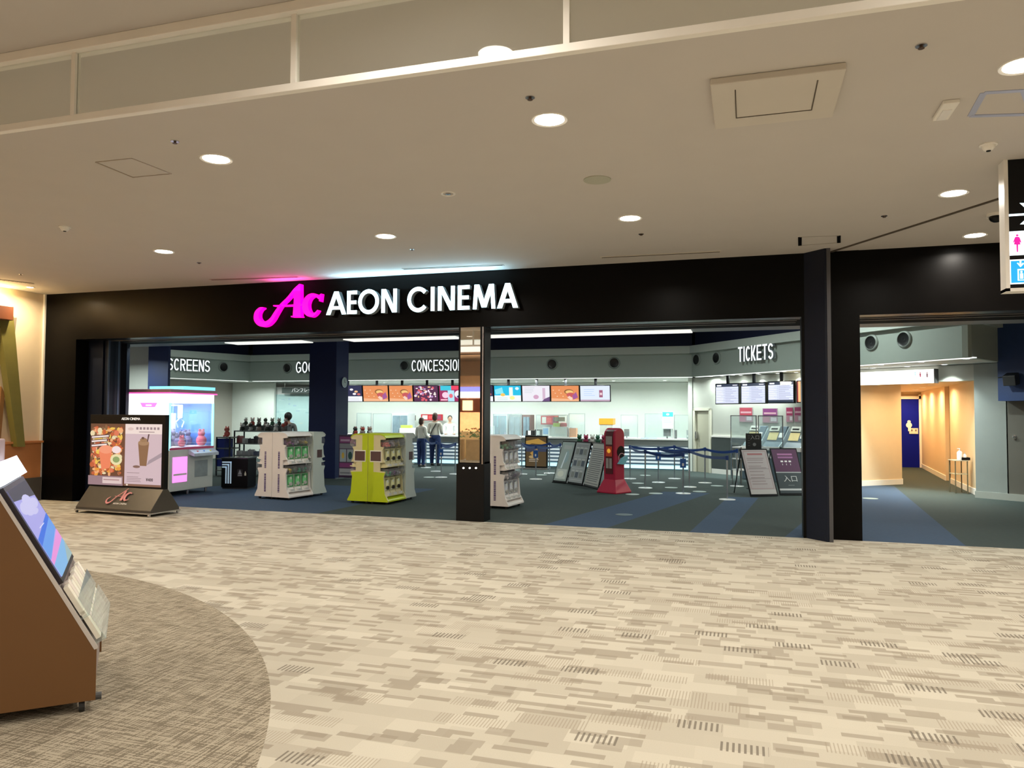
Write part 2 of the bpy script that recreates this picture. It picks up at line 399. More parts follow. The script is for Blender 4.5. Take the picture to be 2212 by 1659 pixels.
# ================================================================== THE SETTING
struct('floor', MB().box(-15, -9, -.1, 10, YF, 0), M_BEIGE)
struct('floor', MB().box(-22, YF, -.1, 12, 31, 0), M_DARKC)
c = MB().box(-13.27, -9, H, 10, YF+.3, H+.15)
struct('ceiling', c, M_CEIL)
# facade: header, left panel, right jamb, far right header
fb = MB()
fb.box(-12.46, YF, 3.13, .74, YF+.30, H).box(-13.27, YF, 0, -12.46, YF+.30, H)
fb.box(.74, YF, 0, 1.06, YF+.30, H).box(1.13, YF-.012, 0, 1.50, YF+.30, H).box(1.06, YF+.05, 0, 1.13, YF+.30, H).box(1.50, YF, 3.13, 10, YF+.30, H)
struct('wall_front', fb, M_BLACK)
jb = MB().prism([(.78, YF), (1.03, YF-.26), (1.10, YF-.26), (1.10, YF)], 0, H, 'z')
struct('wall_jamb', jb, M_NAVY)
struct('trim_1', MB().box(1.055, YF-.27, 0, 1.105, YF-.255, H), mat('grey edge strip', (.10, .10, .11), .35, metal=.6, noise=.05))
# dark lintel soffit with shutter rails
YL1 = flo(870, 727.5, 3.13)[1]; YE = flo(870, 734, 3.30)[1]; YB0 = flo(870, 728.5, 3.30)[1]
sf = MB().box(-13.27, YF+.30, 3.13, 10, YL1, 3.30)
struct('trim_2', sf, mat('matte black soffit', (.004, .004, .005), .8, noise=.1, spec=.1))
rl = MB()
for yy in (YF+.36, YF+.62): rl.box(-12.4, yy, 3.118, .70, yy+.012, 3.13).box(1.55, yy, 3.118, 9, yy+.012, 3.13)
struct('trim_3', rl, mat('dark rail steel', (.30, .30, .32), .3, metal=.9, noise=.05))
struct('trim_4', MB().box(-13.29, YF-.035, 0, -13.235, YF-.001, H), M_TRIMW)
# navy return panels at the left end of the opening
nl = MB().box(-12.46, YF+.30, 0, -12.10, YF+.34, 3.13).box(-12.55, YF+.34, 0, -11.98, YF+.62, 3.13)
struct('wall_navy', nl, M_NAVY)
x27 = on(271, 900, YF+1.0)[0]
struct('wall_navy', MB().box(-13.0, YF+1.0, 0, x27, YF+1.08, 3.13), M_NAVY)
struct('trim_5', MB().box(-11.985, YF+.30, 0, -11.965, YF+.34, 3.13).box(-11.94, YF+.5, 0, -11.925, YF+.54, 3.13), mat('dim blue steel edge', (.04, .06, .10), .4, metal=.5, noise=.05))
# lobby soffit, coffer
struct('ceiling', MB().box(-22, YL1, 3.30, 10, YE, 3.42), mat('grey entrance soffit', (.30, .30, .31), .5, noise=.03))
struct('ceiling', MB().box(-24, YE-.1, 4.7, 12, 31, 4.8).box(-22, YE-.08, 3.42, 10, YE, 4.7), M_DNAVY)
# fascias: z from 2.82 to top
ZB = 2.82
def fz(px, py, z=ZB): return flo(px, py, z)
fyb = 22.7
xl0, xl1 = on(540, 820, fyb)[0], 0
TA = (-1.72, 22.9); TB = (3.93, 15.95)        # ticket fascia line
LA = (-18.75, 17.5); LB = (xl0, fyb)
ZT = on(1050, 757, fyb)[1]
def wallseg(mb, p, q, z0, z1, th):           # thickness away from the lobby (left of p->q)
    d = Vector((q[0]-p[0], q[1]-p[1])).normalized(); n = Vector((-d.y, d.x))*th
    mb.prism([p, q, (q[0]+n.x, q[1]+n.y), (p[0]+n.x, p[1]+n.y)], z0, z1, 'z')
def off(p, q, k):
    d = Vector((q[0]-p[0], q[1]-p[1])).normalized(); n = Vector((-d.y, d.x))*k
    return (p[0]+n.x, p[1]+n.y), (q[0]+n.x, q[1]+n.y)
fm = MB()
tau = math.atan2(TB[1]-TA[1], TB[0]-TA[0])
TAx = (TA[0]+(TB[0]-TA[0])*(fyb-TA[1])/(TB[1]-TA[1]), fyb)
RET = (5.06, 17.83)
for (p, q) in ((LA, LB), (LB, TAx), (TAx, TB), (TB, RET)):
    wallseg(fm, p, q, ZB, ZT-.22, .10)
struct('wall_fascia', fm, M_FASC)
fc = MB()
for (p, q) in ((LA, LB), (LB, TAx), (TAx, TB), (TB, RET)):
    p2, q2 = off(p, q, -.10); wallseg(fc, p2, q2, ZT-.22, ZT, .25)
struct('trim_6', fc, mat('pale cornice', (.60, .66, .60), .5, noise=.02))
up = MB()
for (p, q) in ((LA, LB), (LB, TAx), (TAx, TB), (TB, RET)):
    p2, q2 = off(p, q, .12); wallseg(up, p2, q2, ZT, 4.7, .08)
struct('wall_upper', up, mat('navy upper wall', (.006, .012, .05), .7, noise=.1))
# low soffits behind the fascias
struct('ceiling', MB().prism([(LB[0], LB[1]+.06), (TAx[0], TAx[1]+.06), (TAx[0], 31), (LB[0], 31)], ZB+.01, ZB+.1, 'z').prism([off(LA, LB, .06)[0], off(LA, LB, .06)[1], (LB[0], 31), (-24, 31), (-24, 17.5)], ZB+.012, ZB+.1, 'z').prism([off(TAx, TB, .06)[0], off(TAx, TB, .06)[1], (TB[0], 31), (TAx[0]+.03, 31)], ZB+.012, ZB+.1, 'z').prism([(TB[0]+.02, TB[1]+.06), (RET[0]+.02, RET[1]+.05), (12, 14.6), (12, 31), (TB[0], 31)], ZB+.01, ZB+.1, 'z'), M_SOFF)
# back wall of the concession, goods walls
struct('wall_back', MB().box(-16.3, 26.6, 0, -1.62, 26.7, ZB), M_WHITEW)
# ticket wall
W0 = (-1.61, 23.5); W1 = (4.58, 18.19); WR = (5.06, 17.83)
wa = math.atan2(W1[1]-W0[1], W1[0]-W0[0])
LW = math.hypot(W1[0]-W0[0], W1[1]-W0[1])
def tk(px, py, yo=0):     # pixel -> (s along the ticket wall, z) on the wall plane pushed back by yo
    P = (W0[0]-math.sin(wa)*yo, W0[1]+math.cos(wa)*yo); return vpl(px, py, P, wa)
def wloc(s, yo, z=0): return (W0[0]+math.cos(wa)*s-math.sin(wa)*yo, W0[1]+math.sin(wa)*s+math.cos(wa)*yo, z)
sd0, sd1 = tk(1499, 950)[0], tk(1537, 950)[0]; zd = tk(1518, 882)[1]
sw1 = tk(1800, 950)[0]
zo = tk(2103, 822)[1]
tw = MB()
def tbox(mb, s0, s1, y0, y1, z0, z1):
    mb.prism([wloc(s0, y0)[:2], wloc(s1, y0)[:2], wloc(s1, y1)[:2], wloc(s0, y1)[:2]], z0, z1, 'z')
tbox(tw, -.02, sd0, 0, .12, 0, ZB); tbox(tw, sd0, sd1, 0, .12, zd, ZB); tbox(tw, sd1, sw1, 0, .12, 0, ZB)
tbox(tw, sw1, LW, 0, .12, zo, ZB)
struct('wall_tickets', tw, mat('pale ticket wall paint', (.46, .47, .42), .6, noise=.02))
tw2 = MB().prism([W1, WR, (WR[0]+.25, WR[1]+.6), (W1[0]+.3, W1[1]+.55)], 0, ZB, 'z')
struct('wall_right', tw2, M_GREYW)
struct('wall_back', MB().box(-1.72, 23.45, 0, -1.60, 26.7, ZB), M_WHITEW)
wn = MB(); tbox(wn, sd1+.03, sw1, -.03, 0, .14, pz(1560, 1022, 944)); struct('trim_7', wn, mat('charcoal wainscot', (.05, .062, .06), .5, noise=.1))
wn = MB(); tbox(wn, sd1+.03, sw1, -.035, 0, 0, .14); tbox(wn, sd1+.03, sw1, -.045, 0, pz(1560, 1022, 944), pz(1560, 1022, 944)+.05)
struct('baseboard_tickets', wn, M_TRIMW)
# service door in the ticket wall
dr = MB(); tbox(dr, sd0+.05, sd1-.05, .03, .08, 0, zd-.05)
dd = struct('door_1', dr, mat('beige door paint', (.50, .48, .37), .5, noise=.03))
fr = MB(); tbox(fr, sd0, sd0+.07, -.04, .1, 0, zd); tbox(fr, sd1-.07, sd1, -.04, .1, 0, zd); tbox(fr, sd0, sd1, -.04, .1, zd-.07, zd)
fr.build('door_frame', mat('cream door frame', (.70, .68, .56), .5, noise=.03), dd)
hd = MB(); tbox(hd, sd0+.10, sd0+.14, -.06, .03, 1.0, 1.2); hd.build('door_handle', M_METAL, dd)
# right hand dark wall with its blue upper box
E1 = (12, 12.9)
rw = MB(); wallseg(rw, (WR[0]+.02, WR[1]-.01), E1, 0, 2.5, .1); struct('wall_right', rw, mat('brown grey wall paint', (.16, .15, .125), .6, noise=.04))
rb = MB(); p2, q2 = off((WR[0]+.02, WR[1]-.01), E1, -.45); wallseg(rb, p2, q2, on(2185, 866, 17.4)[1], 4.0, .6)
struct('wall_right', rb, mat('blue box wall paint', (.02, .05, .16), .5, noise=.1))
bb = MB(); wallseg(bb, (W1[0]-.02, W1[1]+.0), (WR[0]+.02, WR[1]-.03), 0, .14, .02); p2, q2 = off((WR[0]+.02, WR[1]-.01), E1, -.02); wallseg(bb, p2, q2, 0, .14, .02)
struct('baseboard_right', bb, mat('grey baseboard', (.42, .44, .40), .5, noise=.03))
# restroom corridor
RA, RB = (1.2, 18.94), (3.68, 21.04)
co = MB(); wallseg(co, (1.62, 19.30), RB, 0, zo+.1, .1)
wallseg(co, RB, (4.4, 27.8), 0, zo+.1, .1)
wallseg(co, (4.3, 27.9), (5.6, 27.9), 0, zo+.1, .1)
wallseg(co, (5.46, 27.9), (5.0, 22.6), 0, zo+.1, .1); wallseg(co, (4.93, 21.8), (4.70, 18.3), 0, zo+.1, .1)
wallseg(co, (5.2, 22.7), (5.15, 21.7), 0, zo+.1, .1)
struct('wall_corridor', co, M_WARMW)
struct('ceiling', MB().prism([wloc(sw1+.1, .12)[:2], wloc(LW, .12)[:2], (6, 21), (6.2, 28.5), (3.5, 28.5), (.8, 20.5)], zo+.02, zo+.1, 'z'), M_WARMW)
cb = MB()
for (p, q) in (((1.62, 19.30), RB), (RB, (4.4, 27.8)), ((5.46, 27.9), (5.0, 22.6)), ((4.93, 21.8), (4.70, 18.3))):
    p2, q2 = off(p, q, -.02); wallseg(cb, p2, q2, 0, .13, .02)
struct('baseboard_corridor', cb, M_TRIMW)
# blue restroom door at the end of the corridor
xa, xb = on(1949, 900, 27.8)[0], on(1985, 900, 27.8)[0]
d2 = struct('door_2', MB().box(xa-.35, 27.80, 0, xb, 27.87, on(1965, 862, 27.8)[1]), mat('deep blue door', (.003, .008, .26), .6, noise=.1, spec=.1))
MB().box(xb, 27.76, 0, xb+.10, 27.87, 2.4).box(xa-.4, 27.76, on(1965, 862, 27.8)[1], xb+.1, 27.87, on(1965, 862, 27.8)[1]+.1).build('door_frame', M_TRIMW, d2)
a = on(1965, 917, 27.79); MB().cyl((a[0]-.02, 27.78, a[1]-.02), .09, .012, 16, 'y').cyl((a[0]-.02, 27.775, a[1]+.09), .05, .012, 12, 'y').box(a[0]-.05, 27.77, a[1]-.22, a[0]+.03, 27.79, a[1]-.08).build('figure_sign', M_WHITE, d2)
a = on(1964, 937, 27.79); b = on(1983, 925, 27.79); ar = Art(b[0]-a[0], b[1]-a[1], (.85, .7, .6), 27.78, a[0], a[1])
ar.poly([(.2, .75), (.4, .75), (.3, .3)], (.1, .05, .05)); ar.poly([(.65, .75), (.85, .75), (.75, .3)], (.1, .05, .05)); ar.build('notice', A_PRINT, d2)
# left lobby: grey pier, taupe wall, goods walls
a0, a1 = on(268, 800, 16.5)[0], on(322, 800, 16.5)[0]
struct('wall_pier', MB().box(a0-.3, 16.5, 0, a1, 16.9, 4.7), M_WHITEW)
tw_ = MB(); wallseg(tw_, (LA[0]-1, LA[1]), (on(504, 870, 24.3)[0]-.05, 24.3), 0, ZB, .1); struct('wall_left', tw_, M_TAUPE)
struct('wall_back', MB().box(on(504, 870, 24.3)[0]-.3, 24.3, 0, on(592, 870, 24.3)[0], 24.4, ZB), M_WHITEW)
# mall: left shop wall, and the hall behind the camera
struct('wall_left', MB().box(-13.5, -9, 0, -13.28, YF, H), mat('cream plaster', (.82, .68, .48), .6, noise=.03))
struct('trim_8', MB().box(-13.28, 5, .45, -13.20, YF-.06, 1.12).box(-13.28, 5, 1.12, -13.14, YF-.06, 1.16), mat('orange wood panel', (.50, .20, .07), .45, noise=.15, nscale=3))
struct('trim_9', MB().box(-13.28, 5, 0, -13.17, YF-.06, .45), mat('dark plinth', (.08, .07, .06), .5, noise=.1))
struct('wall_rear', MB().box(-15, -9.2, 0, 10, -9, H), mat('rear hall plaster', (.75, .66, .52), .7, noise=.05))
struct('wall_side', MB().box(9.9, -9, 0, 10.1, YF, H), mat('side hall plaster', (.75, .66, .52), .7, noise=.05))
struct('wall_outer', MB().box(-24, 11.8, 0, -23.8, 31, 4.8).box(-24, 31, 0, 12, 31.2, 4.8).box(12, 11.8, 0, 12.2, 31, 4.8), M_GREYW)

# ================================================================== SHOP FRONT BEHIND THE CAMERA (shown in the pillar's mirror)
g = T('restaurant_front', 'warm lit food counter with brown header seen in the pillar mirror', 'restaurant', (-10.4, -4.2, 0))
MB().box(-2.8, -.3, 0, 3.2, 0, 1.02).build('counter', mat('pale wood counter', (.75, .55, .28), .5, noise=.2, nscale=3), g)
MB().box(-2.8, -.1, 1.75, 3.2, .1, 2.27).build('red_header', mat('brown red header', (.22, .05, .02), .5, noise=.2), g)
MB().box(-2.8, -.6, 2.75, 3.2, .0, 3.15).build('wood_header', mat('wood header', (.38, .20, .09), .5, noise=.2, nscale=4), g)
MB().box(-2.8, -2.2, 0, 3.2, -2.1, 2.75).build('back_wall', mat('orange kitchen wall', (.75, .35, .16), .6, noise=.2), g)
a = Art(1.1, .42, (.9, .9, 1), -.12, -.3, 2.3); a.rect(0, .55, 1, 1, (.2, .2, .8)); b = a.build('shop_sign', A_SCRB, g); b.rotation_euler.z = math.pi; b.location = (.5, -.0, 0)
for i in range(4): MB().box(-1.6+i*.8, .1, 1.82, -1.2+i*.8, .14, 2.2).build('menu_board', mat('lit menu paper', (1, .8, .5), .5, emit=1.5, ecol=(1, .7, .4), noise=.1), g)
for i in range(4): lamp('kitchen_lamp', g, (-2+i*1.4, -1, 2.7), 60, WARM, .3)
o = MB().box(-11.6, -3.6, 4.01, -8.0, .6, 4.035).build('added_glow_panel', mat('added ceiling glow panel', (1, 1, 1), .5, emit=.85, ecol=(.92, 1, .96), noise=.01)); tag(o, 'broad pale added ceiling glow panel brightening the pillar mirror', 'ceiling light')  # added glowing sheet that lightens the mirrored ceiling
for i in range(3):
    pl = T('planter_box', f'wooden planter box with green leaves before the food counter, {["leftmost", "middle", "rightmost"][i]} of three', 'planter', (-11.6+i*1.1, -3.2, 0), 0, 'planters before the food counter')
    MB().box(-.45, -.2, 0, .45, .2, .75).build('box', mat('wood planter', (.35, .24, .12), .5, noise=.2), pl)
    lf = MB()
    for k in range(60):
        x, y, z = random.uniform(-.42, .42), random.uniform(-.16, .16), random.uniform(.75, 1.15); q = random.random()*6.3
        lf.add([(x, y, z), (x+.09*math.cos(q), y+.09*math.sin(q), z+.05), (x+.16*math.cos(q), y+.16*math.sin(q), z-.02), (x+.08*math.cos(q+.5), y+.08*math.sin(q+.5), z)], [(0, 1, 2, 3)])
    lf.build('foliage', mat('leaf green', (.08, .18, .06), .5, noise=.3), pl)

# ================================================================== CEILING FITTINGS
def downlight(px, py, z, label, col=WARM, power=MALL_W, r=.115, pos=None, lens=None, spread=165):
    x, y = pos or flo(px, py, z)
    g = T('ceiling_downlight', label, 'ceiling light', (x, y, z), 0, 'round downlights in the mall ceiling' if col == WARM else 'downlights in the lobby soffit')
    MB().lathe([(r, -.004), (r+.025, -.010), (r+.03, -.003), (r+.03, .01)], n=28).build('trim_ring', M_TRIMW, g, smooth=True)
    MB().cyl((0, 0, -.006), r, .012, 28).build('lamp_lens', lens or M_LENS, g)
    lamp('lamp', g, (0, 0, -.03), power, col, r*1.8, spread)
    return g
downlight(467, 343, H, 'bright round downlight left of centre, between the square hatch and the glass barrier')
downlight(1187, 258, H, 'bright round downlight near the ceiling centre, behind the glass barrier')
downlight(833, 510, H, 'round downlight above the white sign lettering')
downlight(1361, 471, H, 'round downlight right of centre, beyond the flat round speaker')
downlight(354, 543, H, 'round downlight nearest the shop wall on the left')
downlight(2060, 417, H, 'round downlight left of the hanging restroom sign')
downlight(2106, 508, H, 'round downlight close to the black facade beside the hanging sign')
downlight(2210, 140, H, 'round downlight cut by the right edge of the photo')
for i, (x, y) in enumerate(((-7.0, 1.2), (-1.52, 2.75), (1.7, 2.75), (-8, 5.66), (-11.2, 5.66), (-11.2, 2.75), (-8, 2.75), (5, 2.75), (5, 5.66), (5, 8.8), (8, 5.7), (8, 8.8), (-1.5, -.3), (-4.6, -.3), (1.7, -.3), (5, -.3), (-8, -.3), (-8, -3.4), (-4.6, -3.4), (-1.5, -3.4), (-6.3, -6.5), (0, -6.5), (4.5, -4.5))):
    downlight(0, 0, H, 'round downlight mirrored in the glass barrier' if i == 1 else 'round ceiling downlight outside the frame of the photo', pos=(x, y))
def small(name, label, cat, px, py, kind, group=None):
    x, y = flo(px, py, H); g = T(name, label, cat, (x, y, H), 0, group)
    if kind == 'sprinkler':
        MB().cyl((0, 0, -.006), .035, .008, 16).build('escutcheon', M_METAL, g); MB().cyl((0, 0, -.018), .010, .012, 10).cyl((0, 0, -.021), .020, .004, 10).build('head', mat('dark bronze', (.10, .06, .04), .4, metal=.5, noise=.1), g)
    elif kind == 'detector':
        MB().lathe([(.0, -.055), (.035, -.05), (.05, -.03), (.055, -.012), (.07, -.010), (.07, 0)], n=20).build('housing', M_TRIMW, g, smooth=True); MB().cyl((0, 0, -.06), .018, .006, 12).build('sensor', M_BLACK2, g)
    elif kind == 'speaker':
        MB().cyl((0, 0, -.008), .135, .01, 28).build('grille', mat('grey speaker grille', (.45, .45, .36), .7, noise=.1, nscale=90), g)
    elif kind == 'ring':
        MB().lathe([(.055, -.004), (.075, -.010), (.078, 0)], n=24).build('outer_ring', M_TRIMW, g); MB().cyl((0, 0, -.012), .028, .014, 14).build('nozzle', M_METAL, g)
for i, (px, py, d) in enumerate(((1145, 210, 'just left of the bright centre downlight'), (378, 305, 'between the square hatch and the bright left downlight'), (1990, 98, 'in the upper right of the ceiling'), (1910, 466, 'near the dark ceiling joint on the right'), (1385, 505, 'just beyond the downlight right of centre'), (890, 538, 'between the white sign and its nearest downlight'), (430, 567, 'beyond the far left downlight'), (45, 592, 'over the cream shop wall'))):
    small('sprinkler_head', 'small bronze sprinkler head '+d, 'sprinkler', px, py, 'sprinkler', 'sprinkler heads in the mall ceiling')
small('smoke_detector', 'cream round smoke detector in the left of the ceiling', 'smoke detector', 140, 490, 'detector')
small('smoke_detector', 'cream round smoke detector above the hanging restroom sign', 'smoke detector', 2135, 312, 'detector')
small('ceiling_speaker', 'flat round grey speaker grille in the middle of the ceiling', 'speaker', 1290, 388, 'speaker')
small('ceiling_nozzle', 'white ringed nozzle in the ceiling left of the speaker grille', 'nozzle', 968, 418, 'ring')
def gaps(name, label, cat, pts, th, m, sides=(0, 1, 2, 3), z=H, dz=.004):
    mb = MB(); P = [Vector(flo(*p, z)) for p in pts]
    for i in sides:
        a, b = P[i], P[(i+1) % len(P)]; d = (b-a).normalized(); n = Vector((-d.y, d.x))*th/2; dz += .0006
        mb.prism([(a-n)[:], (b-n)[:], (b+n)[:], (a+n)[:]], z-dz, z+.01, 'z')
    return mb
DK = mat('dark joint', (.09, .07, .05), .7, noise=.1)
o = gaps('', '', '', [(207, 350), (285, 342), (370, 375), (287, 383)], .014, None).build('access_hatch', mat('metal hatch frame', (.45, .38, .30), .4, metal=.3, noise=.05)); tag(o, 'small square access hatch frame in the left of the ceiling', 'ceiling hatch')
P = [Vector(flo(*p, H)) for p in ((1532, 167), (1822, 138), (1800, 243), (1547, 262))]; ctr = sum(P, Vector((0, 0)))/4
g = T('ceiling_panel', 'large cream ceiling panel with an inner slotted hatch, right of centre', 'ceiling panel', (ctr.x, ctr.y, H))
MB().box(-.43, -.42, -.05, .43, .42, 0).build('cover', mat('cream panel', (.62, .57, .50), .6, noise=.02), g, bevel=.008)
mb = MB().box(-.27, -.30, -.054, -.262, .22, -.049).box(.262, -.30, -.054, .27, .22, -.049).box(-.27, .215, -.054, .27, .223, -.049); mb.build('slot', DK, g)
o = gaps('', '', '', [(1728, 512), (1812, 509), (1812, 524), (1728, 530)], .018, None, (0, 2)).build('ceiling_vent', mat('pale vent line', (.40, .37, .33), .6, noise=.05)); tag(o, 'small ceiling vent with two black slots beside the facade corner', 'vent')
gaps('', '', '', [(1728, 512), (1812, 509), (1812, 524), (1728, 530)], .045, None, (1, 3), dz=.006).build('slot', M_BLACK2, o)
o = gaps('', '', '', [(2097, 250), (2125, 200), (2212, 195), (2230, 246)], .045, None).build('ceiling_vent', mat('blue white vent frame', (.42, .46, .62), .4, noise=.05)); tag(o, 'rectangular ceiling vent with bluish frame, cut by the right edge', 'vent')
x, y = flo(2043, 234, H); g = T('emergency_lamp', 'small oblong white emergency lamp on the ceiling at right', 'emergency lamp', (x, y, H))
MB().box(-.055, -.17, -.03, .055, .17, 0).build('housing', M_TRIMW, g, bevel=.006); MB().box(-.03, -.05, -.036, .03, .15, -.03).build('lens', M_WHITE, g)
for (p, q, lab, cl, n) in (((455, 604), (645, 598), 'linear ceiling diffuser above the magenta logo', (.5, .36, .33), 0), ((870, 581), (1088, 572), 'linear ceiling diffuser above the white sign lettering', (.40, .38, .34), 0), ((1297, 556), (1558, 543), 'linear ceiling diffuser between the sign and the right jamb', (.62, .56, .48), 0), ((-60, 597), (72, 612), 'row of dark diffuser slots beside the cream shop wall', (.1, .08, .06), 14)):
    a, b = Vector(flo(*p, H)), Vector(flo(*q, H)); d = (b-a); L = d.length; g = T('linear_diffuser', lab, 'vent', (a.x, a.y, H), math.atan2(d.y, d.x), 'linear ceiling diffusers')
    MB().box(0, -.05, -.006, L, .05, 0).build('frame', mat('diffuser paint %s' % cl[0], cl if not n else (.55, .5, .42), .6, noise=.03), g)
    mb = MB()
    if n:
        for i in range(n): mb.prism([(i*L/n, -.03), (i*L/n+.07, .02), (i*L/n+.09, .02), (i*L/n+.02, -.03)], -.010, -.006, 'z')
    else: mb.box(.02, -.012, -.010, L-.02, .012, -.006)
    mb.build('slot', DK, g)
a, b = Vector(flo(1790, 545, H)), Vector(flo(2165, 426, H)); d = (b-a).normalized(); b = a+d*5; n = Vector((-d.y, d.x))
struct('trim_10', MB().prism([(a-n*.02)[:], (b-n*.02)[:], (b+n*.02)[:], (a+n*.02)[:]], H-.012, H+.01, 'z'), DK)
x, y = flo(2152, 462, H); g = T('dome_camera', 'dark dome security camera on the ceiling behind the hanging sign', 'security camera', (x, y, H))
MB().cyl((0, 0, -.03), .10, .03, 20).build('mount', M_TRIMW, g); MB().ball((0, 0, -.04), (.075, .075, .06), 14).build('dome', M_BLACK2, g, smooth=True)
# air nozzles on the lobby fascia
def nozzle(px, py, plane, d):
    if plane == 'b': x, z = on(px, py, fyb); p = (x, fyb, z); an = 0
    elif plane == 't': s, z = vpl(px, py, TA, tau); p = (TA[0]+s*math.cos(tau), TA[1]+s*math.sin(tau), z); an = tau
    else:
        la = math.atan2(LB[1]-LA[1], LB[0]-LA[0]); s, z = vpl(px, py, LA, la); p = (LA[0]+s*math.cos(la), LA[1]+s*math.sin(la), z); an = la
    g = T('air_nozzle', 'black round air nozzle on the fascia '+d, 'air nozzle', p, an, 'round air nozzles on the lobby fascia')
    MB().lathe([(.14, 0), (.175, 0), (.178, .02), (.155, .045), (.14, .045)], n=28).build('ring', mat('grey nozzle ring', (.30, .34, .31), .4, noise=.05), g, smooth=True).rotation_euler.x = math.pi/2
    MB().lathe([(.0, .02), (.05, .03), (.10, .02), (.142, .04)], n=28).build('bowl', mat('black nozzle', (.008, .009, .009), .35, noise=.2), g, smooth=True).rotation_euler.x = math.pi/2
for a in ((482, 793, 'l', 'right of the SCREENS letters'), (621, 795, 'b', 'left of the letters GO'), (874, 790, 'b', 'left of CONCESSION'), (1193, 787, 'b', 'right of the mirror pillar, left of the pair'), (1327, 784, 'b', 'above the last menu screen'), (1506, 777, 't', 'left of TICKETS, the farther of two'), (1549, 773, 't', 'left of TICKETS, the nearer of two'), (1883, 740, 't', 'over the restroom passage, left one'), (1954, 733, 't', 'over the restroom passage, right one')): nozzle(*a)

# ================================================================== GLASS SMOKE BARRIER
YG = 3.63
g = T('smoke_barrier', 'hanging glass smoke barrier with cream rails across the ceiling', 'glass barrier', (0, YG, H))
MB().box(-13.2, -.05, -.06, 9.8, .05, 0).build('top_rail', M_TRIMW, g, bevel=.004)
MB().box(-13.2, -.022, 3.545-H, 9.8, .022, 3.59-H).build('bottom_rail', M_TRIMW, g, bevel=.004)
xs = [on(163, 180, YG)[0], on(638, 100, YG)[0], on(1225, 50, YG)[0]]; stp = xs[2]-xs[1]
xs = [xs[0]-stp*5, xs[0]-stp*4, xs[0]-stp*3, xs[0]-stp*2, xs[0]-stp]+xs+[xs[2]+stp, xs[2]+2*stp, xs[2]+3*stp, xs[2]+4*stp]
xs = [x for x in xs if -13.1 < x < 9.7]
for x in xs: MB().box(x-.016, -.02, 3.58-H, x+.016, .02, -.05).build('post', M_TRIMW, g)
for x0, x1 in zip([-13.2]+xs, xs+[9.8]): MB().box(x0+.016, -.004, 3.58-H, x1-.016, .004, -.06).build('glass_pane', M_GLASSB, g)

# ================================================================== CINEMA SIGN ON THE FACADE
g = T('cinema_sign', 'lit AEON CINEMA lettering with magenta script Ac logo on the black facade', 'sign', (0, YF, 0))
YS = YF-.14
def fx(u, v):                       # zoom-crop pixels of the sign -> facade plane
    return on(520+u/3.456, 590+v/3.456, YS)
mb = MB()
def smooth_pts(P, n=4):
    out = []
    for i in range(len(P)-1):
        a, b, c, d = P[max(i-1, 0)], P[i], P[i+1], P[min(i+2, len(P)-1)]
        for k in range(n):
            t = k/n; out.append(tuple(.5*(2*b[j]+(c[j]-a[j])*t+(2*a[j]-5*b[j]+4*c[j]-d[j])*t*t+(3*b[j]-a[j]-3*c[j]+d[j])*t**3) for j in range(3)))
    return out+[P[-1]]
def rib(pts, y0=-.14, y1=-.03):
    pts = smooth_pts(pts) if len(pts) > 4 else pts
    W_ = [on(520+p[2]/3.456, 600, YS)[0]-on(520, 600, YS)[0] for p in pts]
    ribbon(mb, [fx(p[0], p[1]) for p in pts], W_, lambda a, b: (a, b), y0, y1)
rib([(164, 258, 8), (140, 268, 20), (118, 300, 32), (118, 345, 38), (148, 376, 36), (190, 376, 30), (228, 345, 24), (262, 290, 20), (300, 235, 14), (350, 185, 13), (400, 125, 14), (440, 84, 9)])
mb.prism([fx(*p) for p in ((443, 80), (445, 318), (388, 318), (393, 240), (396, 190), (385, 165), (410, 125))], -.138, -.03, 'y')
mb.prism([fx(*p) for p in ((374, 319), (450, 319), (450, 328), (374, 328))], -.139, -.03, 'y')
rib([(242, 243, 7), (345, 241, 8), (455, 235, 8)])
rib([(582, 190, 7), (562, 168, 16), (533, 163, 22), (502, 182, 32), (482, 220, 40), (481, 262, 42), (498, 296, 36), (526, 312, 24), (554, 300, 12), (574, 276, 5)])
mb.prism([fx(*p) for p in ((588, 160), (599, 152), (592, 212), (583, 208))], -.138, -.03, 'y')
mb.build('logo', M_PINK, g)
zb0, zb1 = 3.40, 3.795
for ch, a, b in (('A', 704, 749), ('E', 749, 772), ('O', 773, 819.5), ('N', 823, 858), ('C', 879, 924), ('I', 929.5, 939.5), ('N', 945, 983), ('E', 988, 1015), ('M', 1020.5, 1071), ('A', 1073, 1120)):
    o_ = .012 if ch in 'OC' else 0
    letter(g, ch, on(a+.8, 650, YS)[0], on(b-.8+(3.5 if ch == 'C' else 0), 650, YS)[0], zb0-o_, zb1+o_, -.14, -.03, M_LETTER, .066)
mb = MB()
for px in (600, 660, 725, 795, 840, 900, 960, 1045, 1095): MB().cyl((on(px, 650, YS)[0], -.035, 3.6), .012, .035, 8, 'y').build('standoff', M_BLACK2, g)
l = lamp('lamp', g, (on(900, 600, YS)[0], -.20, 3.80), 24, (.42, .78, 1), .1, 180); l.data.shape = 'RECTANGLE'; l.data.size = 2.9; l.data.size_y = .05; l.rotation_euler.x = math.pi  # added lamp floating before the letters, spreads their glow on the ceiling
l = lamp('lamp', g, (on(625, 600, YS)[0], -.20, 3.84), 4, (1, .08, .5), .1, 180); l.data.shape = 'RECTANGLE'; l.data.size = .7; l.data.size_y = .05; l.rotation_euler.x = math.pi  # added lamp floating before the logo, for its magenta glow

